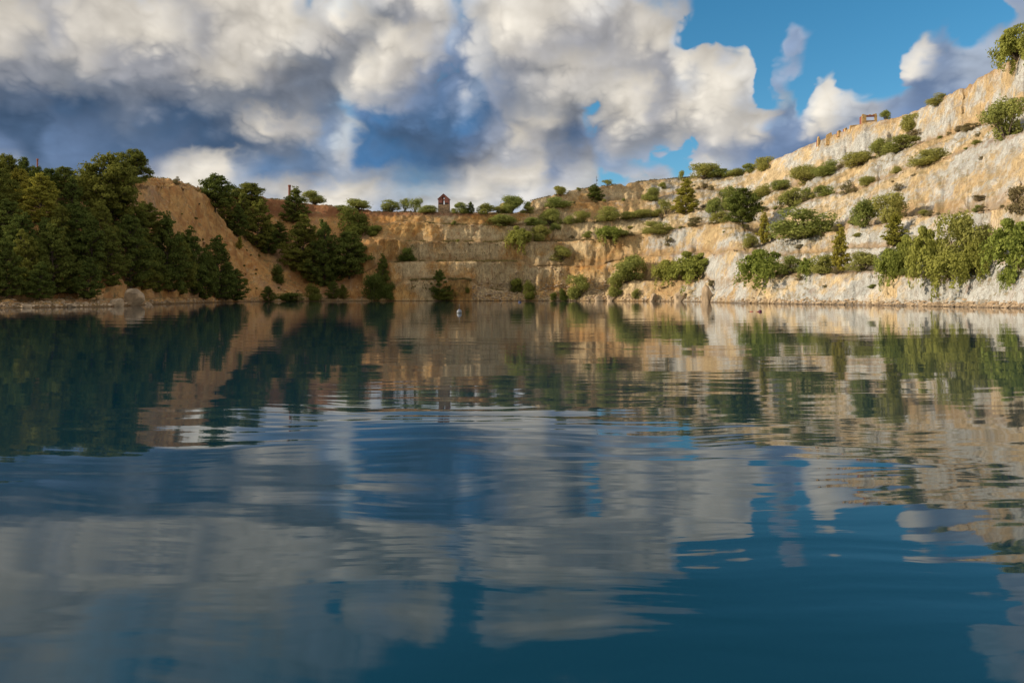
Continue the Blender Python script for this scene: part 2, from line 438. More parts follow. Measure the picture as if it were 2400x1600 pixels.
L_A = [(-500,421,112,9),(0,421,123,9),(250,412,145,9),(320,410,160,9),(345,411,168,9),(415,417,190,9),(460,434,213,9),(487,444,233,9),
       (570,451,243,9),(660,461,248,9),(740,471,248,9),(800,481,248,9),(850,486,244,9),(1000,488,241,9),(1100,491,241,9),(1180,490,242,9),
       (1212,485,246,9),(1222,461,248,9),(1271,450,252,9),(1318,437,255,9),(1408,425,262,9),(1509,413,268,9),(1588,407,266,9),(1650,404,258,9),
       (1700,398,250,9),(1740,385,240,9),(1775,368,230,9),(1847,337,217,9),(1911,311,206,9),(1985,283,196,9),(2064,270,187,9),(2113,251,178,9),
       (2176,219,166,9),(2262,172,150,9),(2323,136,138,9),(2352,118,132,9),(2800,-60,98,9)]
DU = 2.6
U = np.arange(-500, 2800.1, DU)
NU = len(U)
slope_x = (U - CX) / FPX
def zat(py, d):
    return EYE + (HZ - py) / FPX * d
def line(tab, seed, jd=1.1, jp=2.2):
    t = np.array(tab, float)
    py = np.interp(U, t[:, 0], t[:, 1]) + noise1(U / 21.0, seed, 4) * jp + np.where(U > 1240, 26, 8) * np.maximum(noise1(U / 33.0, seed + 21, 3) - 0.30, 0)
    d = np.interp(U, t[:, 0], t[:, 2]) + noise1(U / 37.0, seed + 9, 4) * jd * 1.6
    bw = np.interp(U, t[:, 0], t[:, 3]) * np.where(U > 1240, 1.45, 1.0) * np.clip(1 + 1.1 * noise1(U / 45.0, seed + 4, 3), 0.15, 1.6)
    return d, zat(py, d), bw
sh = np.array(SHORE, float)
dW = np.interp(U, sh[:, 0], sh[:, 1]) + noise1(U / 30.0, 1, 4) * 1.0
E = line(L_E, 11)
D_ = line(L_D, 12)
C_ = line(L_C, 13)
B_ = line(L_B, 14)
A_ = line(L_A, 15, 1.5, 1.2)
# a fourth ledge exists on the back wall only, elsewhere that level just rides on the face
dF0 = 0.5 * (E[0] + E[2] + D_[0])
zF0 = 0.5 * (E[1] + D_[1])
inb = np.clip(np.minimum((U - 860) / 35.0, (1222 - U) / 18.0), 0, 1)
fpy = np.interp(U, [850, 890, 940, 1200, 1215], [622, 604, 601, 601, 605]) + noise1(U / 21.0, 31) * 2
fd = np.interp(U, [850, 940, 1200, 1215], [221, 219.5, 221.5, 223]) + noise1(U / 37.0, 32) * 1.2
F_ = (dF0 * (1 - inb) + fd * inb, zF0 * (1 - inb) + zat(fpy, fd) * inb, 0.3 + 2.4 * inb)
levels = []          # (distance, height, is_face_row) stations
levels.append((dW - 9, np.full(NU, -5.0)))
levels.append((dW - 1.0, np.full(NU, -0.7)))
levels.append((dW, np.full(NU, 0.02)))
for (d, zc, bw) in (E, F_, D_, C_, B_, A_):
    levels.append((d, zc))
    levels.append((d + bw, zc + 0.10 * bw))
levels.append((A_[0] + 40, A_[1] + 0.5))
subs = [2, 2, 9, 3, 9, 3, 10, 4, 12, 4, 12, 4, 12, 3, 3]
rows = []
wface = []
face_t = []          # 0 at the foot of a face, 1 at its crest
for i, s in enumerate(subs):
    d0, z0 = levels[i]
    d1, z1 = levels[i + 1]
    face = 1.0 if (i >= 2 and i % 2 == 0 and i < 14) else 0.35
    for k in range(s):
        f = k / s
        rows.append((d0 + (d1 - d0) * f, z0 + (z1 - z0) * f))
        wface.append(face)
        face_t.append(f if face == 1.0 else (1.0 if k == 0 else 0.0))
rows.append(levels[-1])
wface.append(0.2)
face_t.append(0.5)
NR = len(rows)
P = np.zeros((NU, NR, 3))
for r, (d, zz) in enumerate(rows):
    P[:, r, 0] = slope_x * d
    P[:, r, 1] = d
    P[:, r, 2] = zz
# scree cones at the foot of the right part of the back wall soften the steps there
# extend both side walls back past the camera as straight banks
def extend(side):
    base = P[0 if side < 0 else -1]
    ys = np.arange(3.0, 190.0, 3.0)
    ext = np.repeat(base[None], len(ys), 0)
    ext[:, :, 1] -= ys[:, None]
    return ext[::-1] if side < 0 else ext
XL, XR = extend(-1), extend(1)
G = np.concatenate([XL, P, XR], 0)
UA = np.concatenate([np.full(len(XL), -500.0), U, np.full(len(XR), 2800.0)])
def grid_normals(g):
    du = np.gradient(g, axis=0)
    dv = np.gradient(g, axis=1)
    n = np.cross(du, dv)
    n /= np.linalg.norm(n, axis=-1, keepdims=True) + 1e-9
    return n
N = grid_normals(G)
view = -G.copy()
view[..., 2] = 0
flip = np.sign((N * np.array([0, 0, 1.0]) + 0.0 * N).sum(-1))
N *= np.where(N[..., 2:3] < 0, -1, 1)
wf = np.array(wface)[None, :] * np.ones((len(G), 1))
earth = np.clip((860 - UA) / 60.0, 0, 1)[:, None]          # soil slope on the left is smoother than quarried rock
rough = wf * (1 - 0.55 * earth)
q = G
col = fbm(q * np.array([0.42, 0.42, 0.075]), 4)
ridge = (0.35 - np.abs(fbm(q * np.array([0.30, 0.30, 0.05]) + 40, 3))) * 1.3
lump = fbm(q * 0.16 + 9, 4)
grit = fbm(q * np.array([0.9, 0.9, 0.7]) + 3, 4)
ledge = fbm(q * np.array([0.07, 0.07, 1.1]) + 5, 3)
rill = np.abs(fbm(np.stack([q[..., 0] * 0.12 + q[..., 2] * 0.25, q[..., 1] * 0.22, q[..., 2] * 0.03], -1) + 60, 4))
wallb = np.clip(np.minimum((UA - 850) / 40.0, (1230 - UA) / 40.0), 0, 1)[:, None]
sunny = np.clip((UA - 1380) / 160.0, 0, 1)[:, None]
pocket = np.minimum(fbm(q * np.array([0.33, 0.33, 0.45]) + 77, 4) + 0.12, 0)
disp = rough * ((0.95 - 0.55 * sunny - 0.35 * wallb) * col + (0.75 - 0.45 * sunny) * ridge * (1 - 0.45 * wallb) + (1.0 - 0.55 * wallb - 0.3 * sunny) * lump + 0.55 * grit + 0.35 * ledge + 1.9 * sunny * pocket) + earth * wf * (0.9 * lump - 2.0 * rill + 0.35 * grit)
fade = np.clip((G[..., 2] + 0.4) / 1.6, 0.25, 1)
G = G + N * (disp * fade)[..., None]
# keep the plateau edge below the seen rim
G[:, -1, 2] = np.minimum(G[:, -1, 2], G[:, -4, 2])

gi = np.arange(len(G) * NR).reshape(len(G), NR)
quads = np.stack([gi[:-1, :-1], gi[1:, :-1], gi[1:, 1:], gi[:-1, 1:]], -1)
def terrain(name, c0, c1, label):
    v = G[c0:c1 + 1].reshape(-1, 3)
    f = quads[c0:c1].reshape(-1, 4) - c0 * NR
    o = mesh_obj(name, v, f, ROCK, smooth=True)
    at = o.data.attributes.new('face_height', 'FLOAT', 'POINT')
    at.data.foreach_set('value', np.tile(np.array(face_t, np.float32), c1 + 1 - c0))
    return tag(o, label, kind="structure")
cA = int(np.searchsorted(UA, 862))
cB = int(np.searchsorted(UA, 1216))
terrain("hillside", 0, cA, "brown earth hillside with pines along the left shore")
terrain("quarry_face", cA, cB, "stepped ochre quarry face in shade across the far end of the lake")
terrain("quarry_terraces", cB, len(G) - 1, "sunlit pale rock terraces climbing along the right shore")
BVH = BVHTree.FromPolygons([Vector(p) for p in G.reshape(-1, 3)], [tuple(f) for f in quads.reshape(-1, 4).tolist()])

# land around the pit, out to the horizon
GROUND = pbr("dry_ground", (0.26, 0.19, 0.10), 0.95, 0.35, 0.05, 0)
edge_pts = G[:, -1]
far = edge_pts.copy()
nrm = far[:, :2] / np.linalg.norm(far[:, :2], axis=1, keepdims=True)
mid_ = edge_pts.copy(); mid_[:, :2] += nrm * 200; mid_[:, 2] -= 8
far[:, :2] = nrm * 6000; far[:, 2] = 0
gv = np.concatenate([edge_pts, mid_, far])
ne = len(edge_pts)
ii = np.arange(ne - 1)
gf = np.concatenate([np.stack([ii + k * ne, ii + 1 + k * ne, ii + 1 + (k + 1) * ne, ii + (k + 1) * ne], -1) for k in (0, 1)])
tag(mesh_obj("ground", gv, gf, GROUND, smooth=True), "dry land around the quarry", kind="structure")
bx = np.array([-6000, -400, -120, -60, 0, 60, 120, 400, 6000.0])
by = np.array([-112, -122, -150, -400, -6000.0])
bz = np.array([-3.0, 0.3, 3.0, 6.0, 0.0])
bv = np.array([(x_, y_, z_) for y_, z_ in zip(by, bz) for x_ in bx])
bf = np.array([(r * 9 + c, r * 9 + c + 1, r * 9 + c + 10, r * 9 + c + 9) for r in range(4) for c in range(8)])
tag(mesh_obj("near_shore", bv, bf, GROUND, smooth=True), "low shore behind the viewer", kind="structure")

# ------------------------------------------------------------------ water
def water_material():
    m, nt, out = new_mat("lake_water")
    pos = nt.n("ShaderNodeNewGeometry").outputs["Position"]
    x, y, z = nt.xyz(pos)
    dist = nt.vm('LENGTH', nt.vm('MULTIPLY', pos, (1, 1, 0)))
    # rings spread from a spot off the bank: rotate crests gently with x
    yb = nt.m('ADD', y, nt.m('MULTIPLY', nt.m('MULTIPLY', x, x), -0.012))
    wp = nt.vm('SCALE', nt.vm('SUBTRACT', nt.noise(nt.vm('SCALE', pos, scale=0.35), 1.0, 2, 0.5, out="Color"), (0.5, 0.5, 0.5)), scale=1.1)
    yw = nt.xyz(nt.vm('ADD', nt.comb(0.0, yb, 0.0), wp))[1]
    patch = nt.step(nt.noise(nt.comb(nt.m('MULTIPLY', x, 0.4), y, 0.0), 0.22, 3, 0.55), 0.32, 0.68, True, 0.30, 1.5)
    h = None
    # (wave number, crest stretch, amplitude close by, amplitude far off, distance where it has settled)
    for i, (k, ax, a_near, a_far, dd, pat) in enumerate(((2.9, 0.17, 0.0070, 0.0016, 15.0, True), (1.15, 0.22, 0.0240, 0.0042, 13.0, True),
                                             (0.42, 0.42, 0.036, 0.011, 16.0, False), (7.5, 0.30, 0.0022, 0.0005, 9.0, True))):
        v = nt.noise(nt.comb(nt.m('MULTIPLY_ADD', x, ax, 3.7 * i), nt.m('ADD', yw, 5.1 * i), 0.3 * i), k, 1.5, 0.45)
        amp = nt.step(dist, 2.0, dd, True, a_near, a_far)
        if pat:
            amp = nt.m('MULTIPLY', amp, patch)
        v = nt.m('MULTIPLY', v, amp)
        h = v if h is None else nt.m('ADD', h, v)
    bp = nt.n("ShaderNodeBump")
    bp.inputs["Strength"].default_value = 1.0
    bp.inputs["Distance"].default_value = 1.0
    nt.put(bp.inputs["Height"], h)
    b = nt.n("ShaderNodeBsdfPrincipled")
    b.inputs["Base Color"].default_value = (0.003, 0.030, 0.050, 1)
    b.inputs["Roughness"].default_value = 0.03
    b.inputs["IOR"].default_value = 1.48
    nt.put(b.inputs["Normal"], bp.outputs[0])
    nt.put(out.inputs["Surface"], b.outputs[0])
    return m
WATER = water_material()
wx = np.linspace(-160, 160, 33)
wy = np.linspace(-160, 260, 43)
wv = np.array([(a, b, 0.0) for b in wy for a in wx])
wfc = np.array([(r * 33 + c, r * 33 + c + 1, r * 33 + c + 34, r * 33 + c + 33) for r in range(42) for c in range(32)])
tag(mesh_obj("lake_water", wv, wfc, WATER, smooth=True), "calm dark teal lake mirroring the cliffs and clouds", kind="structure")

# ------------------------------------------------------------------ foliage
def leaf_material(name, dark, light, warm, transl=0.25):
    m, nt, out = new_mat(name)
    info = nt.n("ShaderNodeObjectInfo")
    tco = nt.n("ShaderNodeTexCoord").outputs["Object"]
    rnd = nt.n("ShaderNodeNewGeometry").outputs["Random Per Island"]
    clump = nt.noise(nt.vm('ADD', tco, nt.comb(info.outputs["Random"], info.outputs["Random"], 0.0)), 4.5, 3, 0.55)
    f = nt.m('ADD', nt.m('MULTIPLY', rnd, 0.55), nt.m('MULTIPLY', nt.m('SUBTRACT', clump, 0.35), 1.3), clamp=True)
    c = nt.mix(f, dark, light)
    c = nt.mix(nt.m('MULTIPLY', nt.step(info.outputs["Random"], 0.2, 1.0), 0.55), c, warm)
    d = nt.n("ShaderNodeBsdfDiffuse")
    nt.put(d.inputs["Color"], c)
    t = nt.n("ShaderNodeBsdfTranslucent")
    nt.put(t.inputs["Color"], c)
    mx = nt.n("ShaderNodeMixShader")
    mx.inputs[0].default_value = transl
    nt.put(mx.inputs[1], d.outputs[0])
    nt.put(mx.inputs[2], t.outputs[0])
    nt.put(out.inputs["Surface"], mx.outputs[0])
    return m
MAT = {
    'pine': leaf_material("pine_needles", (0.068, 0.100, 0.028), (0.190, 0.225, 0.054), (0.26, 0.245, 0.050), 0.4),
    'gold': leaf_material("yellowing_needles", (0.20, 0.20, 0.040), (0.42, 0.40, 0.075), (0.44, 0.37, 0.07), 0.45),
    'shrub': leaf_material("shrub_leaves", (0.17, 0.215, 0.062), (0.43, 0.455, 0.135), (0.47, 0.42, 0.13), 0.45),
    'weep': leaf_material("trailing_leaves", (0.17, 0.22, 0.048), (0.41, 0.455, 0.11), (0.44, 0.41, 0.11), 0.45),
    'scrub': leaf_material("dry_scrub_leaves", (0.16, 0.145, 0.075), (0.30, 0.265, 0.13), (0.28, 0.21, 0.11), 0.3),
    'grass': leaf_material("ledge_grass_blades", (0.11, 0.11, 0.045), (0.24, 0.20, 0.09), (0.22, 0.16, 0.07), 0.3),
    'bark': pbr("bark", (0.10, 0.075, 0.055), 0.9, 0.4, 6.0, 0.4),
}

def leaves(centres, normals, size, rng, stretch=1.0, jitter=0.55, flutter=0.0):
    n = len(centres)
    nn = normals + rng.normal(size=(n, 3)) * jitter
    nn /= np.linalg.norm(nn, axis=1, keepdims=True) + 1e-9
    a = np.cross(nn, rng.normal(size=(n, 3)))
    a /= np.linalg.norm(a, axis=1, keepdims=True) + 1e-9
    if flutter:                                   # trailing leaves hang: long axis mostly down
        dn = np.tile(np.array([0, 0, -1.0]), (n, 1)) + rng.normal(size=(n, 3)) * 0.35
        a = dn - nn * (dn * nn).sum(1, keepdims=True)
        a /= np.linalg.norm(a, axis=1, keepdims=True) + 1e-9
    b = np.cross(nn, a)
    s = size * rng.uniform(0.6, 1.35, n)[:, None]
    A, Bv = a * s * stretch, b * s * 0.55
    v = np.stack([centres - A, centres + Bv, centres + A, centres - Bv], 1).reshape(-1, 3)
    f = np.arange(n * 4).reshape(n, 4)
    return v, f

def tube(path, radii, sides=6):
    vs, fs = [], []
    path = [Vector(p) for p in path]
    for i, p in enumerate(path):
        t = (path[min(i + 1, len(path) - 1)] - path[max(i - 1, 0)]).normalized()
        ref = Vector((1, 0, 0)) if abs(t.x) < 0.8 else Vector((0, 1, 0))
        a = t.cross(ref).normalized(); b = t.cross(a)
        for k in range(sides):
            th = 2 * math.pi * k / sides
            vs.append(p + (a * math.cos(th) + b * math.sin(th)) * radii[i])
    for i in range(len(path) - 1):
        for k in range(sides):
            fs.append((i * sides + k, i * sides + (k + 1) % sides, (i + 1) * sides + (k + 1) % sides, (i + 1) * sides + k))
    fs.append(tuple(range((len(path) - 1) * sides, len(path) * sides)))
    return vs, fs
def join(parts):
    vs, fs = [], []
    for v, f in parts:
        o = len(vs)
        vs += [tuple(p) for p in v]
        fs += [tuple(i + o for i in q) for q in f]
    return vs, fs
def raw_mesh(name, v, f, mat):
    me = bpy.data.meshes.new(name)
    if isinstance(f, np.ndarray):
        nf, k = f.shape
        me.vertices.add(len(v)); me.vertices.foreach_set("co", v.astype(np.float32).ravel())
        me.loops.add(nf * k); me.loops.foreach_set("vertex_index", f.astype(np.int32).ravel())
        me.polygons.add(nf); me.polygons.foreach_set("loop_start", np.arange(0, nf * k, k, dtype=np.int32))
        me.update(calc_edges=True)
    else:
        me.from_pydata([tuple(p) for p in v], [], f)
        me.update()
    me.materials.append(mat)
    return me
def sphere_dirs(n, rng):
    d = rng.normal(size=(n, 3))
    return d / np.linalg.norm(d, axis=1, keepdims=True)

# every prototype: unit height, unit width (x and y about -0.5..0.5), base at z = 0
def proto_shrub(seed, mat, n=6500, lobes=17, flat=1.0, open_=0.0, size=0.026, low=0.08):
    rng = np.random.default_rng(seed)
    cs, ns, tr = [], [], []
    lob = []
    for i in range(lobes):
        th = rng.uniform(0, 2 * math.pi)
        rr = 0.33 * math.sqrt(rng.uniform(0, 1))
        zz = rng.uniform(low, 0.80)
        k = math.sqrt(max(0.05, 1 - ((zz - low - 0.15) / (0.82 - low)) ** 2))
        c = np.array([math.cos(th) * rr * k * 1.05, math.sin(th) * rr * k * 1.05, zz])
        r = rng.uniform(0.12, 0.21) * (0.8 + 0.4 * k)
        lob.append((c, r))
    w = np.array([r * r for _, r in lob]); w /= w.sum()
    for (c, r), wi in zip(lob, w):
        m = int(n * wi)
        d = sphere_dirs(m, rng)
        rad = r * (1 - 0.35 * rng.random(m) ** 2 + (rng.random(m) < 0.16) * rng.uniform(0, 0.55, m)) * (1 + 0.45 * fbm(d * 2.6 + c * 9, 3))
        p = c + d * rad[:, None] * np.array([1, 1, 0.85 * flat])
        cs.append(p); ns.append(d)
        tr.append(tube([(c[0] * .1, c[1] * .1, 0.0), (c[0] * .5, c[1] * .5, c[2] * .5), tuple(c)], [0.018, 0.012, 0.006], 4))
    cs, ns = np.concatenate(cs), np.concatenate(ns)
    keep = cs[:, 2] > 0.01
    if open_:
        keep &= fbm(cs * 5 + seed, 2) > -0.30 + open_
    v, f = leaves(cs[keep], ns[keep], size, rng)
    tv, tf = join(tr)
    return raw_mesh("crown", v, f, MAT[mat]), raw_mesh("trunk", tv, tf, MAT['bark'])

def proto_weep(seed, mat, n=6000, lobes=14, strands=46):
    """rounded crown with long trailing curtains that fall below the root"""
    rng = np.random.default_rng(seed)
    cs, ns, tr = [], [], []
    for i in range(lobes):
        th = rng.uniform(0, 2 * math.pi)
        rr = 0.30 * math.sqrt(rng.uniform(0, 1))
        c = np.array([math.cos(th) * rr, math.sin(th) * rr - 0.05, rng.uniform(0.35, 0.86)])
        r = rng.uniform(0.10, 0.17)
        m = int(n * 0.55 / lobes)
        d = sphere_dirs(m, rng)
        cs.append(c + d * (r * (1 - .3 * rng.random(m)))[:, None] * np.array([1, 1, .9])); ns.append(d)
        tr.append(tube([(0, 0, 0), (c[0] * .4, c[1] * .4, c[2] * .55), tuple(c)], [0.026, 0.016, 0.006], 5))
    for i in range(strands):
        th = rng.uniform(0, 2 * math.pi)
        rr = rng.uniform(0.15, 0.45)
        x0, y0 = math.cos(th) * rr, math.sin(th) * rr - 0.06
        z0 = rng.uniform(0.45, 0.80) * (1.1 - 0.5 * rr)
        ln = rng.uniform(0.30, 0.95) if i % 2 else rng.uniform(0.25, 0.6)
        m = int(n * 0.45 / strands)
        t = rng.random(m)
        wd = 0.045 * (1 - 0.55 * t)
        p = np.stack([x0 + rng.normal(size=m) * wd + 0.03 * np.sin(t * 4 + i), y0 + rng.normal(size=m) * wd - 0.28 * ln * t, z0 - ln * t], 1)
        cs.append(p)
        ns.append(np.stack([np.full(m, math.cos(th)), np.full(m, math.sin(th)), np.full(m, 0.25)], 1) + rng.normal(size=(m, 3)) * .2)
    cs, ns = np.concatenate(cs), np.concatenate(ns)
    v, f = leaves(cs, ns, 0.030, rng, 1.25, 0.5, 1.0)
    tv, tf = join(tr)
    return raw_mesh("crown", v, f, MAT[mat]), raw_mesh("trunk", tv, tf, MAT['bark'])

def proto_pine(seed, mat, style="cone", n=13000, size=0.021):
    """whorled limbs with needle tufts; cone: young pointed tree, dome: old rounded crown, thin: narrow sapling"""
    rng = np.random.default_rng(seed)
    tr = [tube([(0, 0, 0), (0.01, 0.0, 0.35), (rng.normal() * .015, rng.normal() * .015, 0.7), (0, 0, 0.97)], [0.026, 0.020, 0.012, 0.004], 6)]
    cs, ns = [], []
    tufts = []
    if style == "dome":
        z0, whorls = 0.20, 12
        prof = lambda t: 0.50 * math.sin(math.pi * min(1, 0.16 + 0.84 * t) ** 0.85) ** 0.7
    elif style == "thin":
        z0, whorls = 0.10, 14
        prof = lambda t: 0.46 * (1 - t) ** 0.75 * (0.45 + min(1, t * 4) * 0.55)
    else:
        z0, whorls = 0.06, 14
        prof = lambda t: 0.50 * (1 - t ** (1.6 + 0.25 * (seed % 4))) ** 0.85 * (0.66 + 0.34 * min(1, t * 5))
    for k in range(whorls):
        t = (k + rng.uniform(-.25, .25)) / whorls
        t = min(max(t, 0.0), 0.99)
        z = z0 + (0.93 - z0) * t
        nb = rng.integers(5, 8)
        ph = rng.uniform(0, 6.28)
        for j in range(nb):
            th = ph + 2 * math.pi * j / nb + rng.normal() * 0.25
            L = prof(t) * rng.uniform(0.66, 1.12)
            up = (0.05 + 0.22 * t) * rng.uniform(0.6, 1.5)
            if style == "dome":
                up = 0.02 + 0.16 * t
            tip = np.array([math.cos(th) * L, math.sin(th) * L, z + up * (0.55 if style != "thin" else 0.9)])
            root = np.array([0, 0, z - 0.02])
            midp = root * .5 + tip * .5 - np.array([0, 0, 0.015])
            if L > 0.1:
                tr.append(tube([tuple(root), tuple(midp), tuple(tip)], [0.008, 0.006, 0.002], 4))
            for s in (0.42, 0.66, 0.86, 1.0):
                if rng.random() < 0.14:
                    continue
                c = root + (tip - root) * s + rng.normal(size=3) * np.array([.022, .022, .012])
                tufts.append((c, (0.050 + 0.046 * s) * (0.6 + 0.7 * L / 0.5) * (1.25 if style == "dome" else 1.0)))
    tufts.append((np.array([0, 0, 0.95]), 0.05))
    w = np.array([r * r for _, r in tufts]); w /= w.sum()
    for (c, r), wi in zip(tufts, w):
        m = max(4, int(n * wi))
        d = sphere_dirs(m, rng)
        d[:, 2] = np.abs(d[:, 2]) * 0.8 + d[:, 2] * 0.2
        cs.append(c + d * (r * rng.uniform(.45, 1.0, m))[:, None] * np.array([1, 1, 0.75]))
        ns.append(d + np.array([0, 0, 0.35]))
    v, f = leaves(np.concatenate(cs), np.concatenate(ns), size, rng, 1.1, 0.45)
    tv, tf = join(tr)
    return raw_mesh("crown", v, f, MAT[mat]), raw_mesh("trunk", tv, tf, MAT['bark'])

PROTO = {
    'cone': [proto_pine(s, 'pine', "cone") for s in (1, 2, 3, 4)],
    'dome': [proto_pine(s, 'pine', "dome", 13000, 0.022) for s in (5, 6, 7)],
    'gold': [proto_pine(8, 'gold', "cone"), proto_pine(9, 'gold', "dome")],
    'thin': [proto_pine(s, 'gold', "thin", 3600, 0.034) for s in (10, 11)],
    'shrub': [proto_shrub(s, 'shrub', 7200, l, 1.0, 0.08) for s, l in ((20, 15), (21, 19), (22, 12), (23, 22), (24, 16))],
    'low': [proto_shrub(s, 'shrub', lobes=22, flat=1.1) for s in (30, 31, 32)],
    'dark': [proto_shrub(s, 'pine', lobes=l) for s, l in ((25, 16), (26, 20))],
    'open': [proto_shrub(s, 'shrub', 4200, 10, 1.0, 0.12, low=0.30) for s in (33, 34)],
    'weep': [proto_weep(s, 'weep') for s in (40, 41, 42)],
    'scrub': [proto_shrub(s, 'scrub', 2600, 12, 0.9, 0.15, 0.036) for s in (50, 51)],
}
NAMES = {'cone': ('pine_tree', 'pine tree'), 'dome': ('pine_tree', 'pine tree'), 'gold': ('pine_tree', 'pine tree'), 'thin': ('conifer_sapling', 'conifer'),
         'shrub': ('shrub', 'shrub'), 'low': ('shrub', 'shrub'), 'dark': ('shrub', 'shrub'), 'open': ('broadleaf_tree', 'tree'),
         'weep': ('trailing_shrub', 'shrub'), 'scrub': ('scrub_bush', 'bush'), 'tree': ('broadleaf_tree', 'tree')}
PROTO['tree'] = [proto_shrub(s, 'shrub', lobes=l, low=0.30) for s, l in ((60, 14), (61, 17), (62, 12))]
count = {}
GROW = {'cone': 1.28, 'dome': 1.22, 'weep': 1.18, 'low': 1.28, 'thin': 1.5, 'shrub': 1.24}

def eye_ray(u, py):
    o = Vector((0, 0, EYE))
    d = Vector(((u - CX) / FPX, 1.0, (HZ - py) / FPX)).normalized()
    return BVH.ray_cast(o, d)
def ground_z(x, y, zfrom):
    h = BVH.ray_cast(Vector((x, y, zfrom)), Vector((0, 0, -1)))
    return h[0].z if h[0] is not None else None

def plant(kind, u, yb, yt, w, label, group=None, back=None):
    """stand a plant where the sight line to its foot meets the ground"""
    hit = eye_ray(u, yb)[0]
    k = 0
    while hit is None and k < 30:
        k += 1
        hit = eye_ray(u, yb + k)[0]
    if hit is None:
        print("no ground for", label)
        return None
    d = hit.y
    wm = w / FPX * d
    if back is None:
        back = 0.0 if kind == 'weep' else min(1.2, 0.16 * wm)
    if k:
        back += 1.5
    dr = Vector((hit.x, hit.y, 0)).normalized()
    p = hit + dr * back
    g = ground_z(p.x, p.y, hit.z + 3.0)
    if g is None or g < hit.z - 4:
        p, g = hit, hit.z
    if not k:
        g = min(g, hit.z + 0.25)
    ztop = EYE + (HZ - yt) / FPX * p.y
    h = max(ztop - g, 0.42 * wm, 0.5)
    c = count.get(kind, 0)
    count[kind] = c + 1
    crown, trunk = PROTO[kind][c % len(PROTO[kind])]
    rg = random.Random(c * 31 + len(label))
    nm, cat = NAMES[kind]
    root = link(nm, None)
    root.location = (p.x, p.y, g - 0.03 * h)
    root.rotation_euler = (rg.uniform(-.05, .05), rg.uniform(-.05, .05), (rg.uniform(-1.0, -0.4) if u > 1450 else rg.uniform(-0.4, 0.4)) if kind == 'weep' else rg.uniform(0, 6.28))
    root.scale = (wm * GROW.get(kind, 1.18), wm * GROW.get(kind, 1.18), h * 1.06)
    root.empty_display_size = 0.2
    tag(root, label, cat, group)
    link("trunk", trunk, root)
    link("crown", crown, root)
    return root

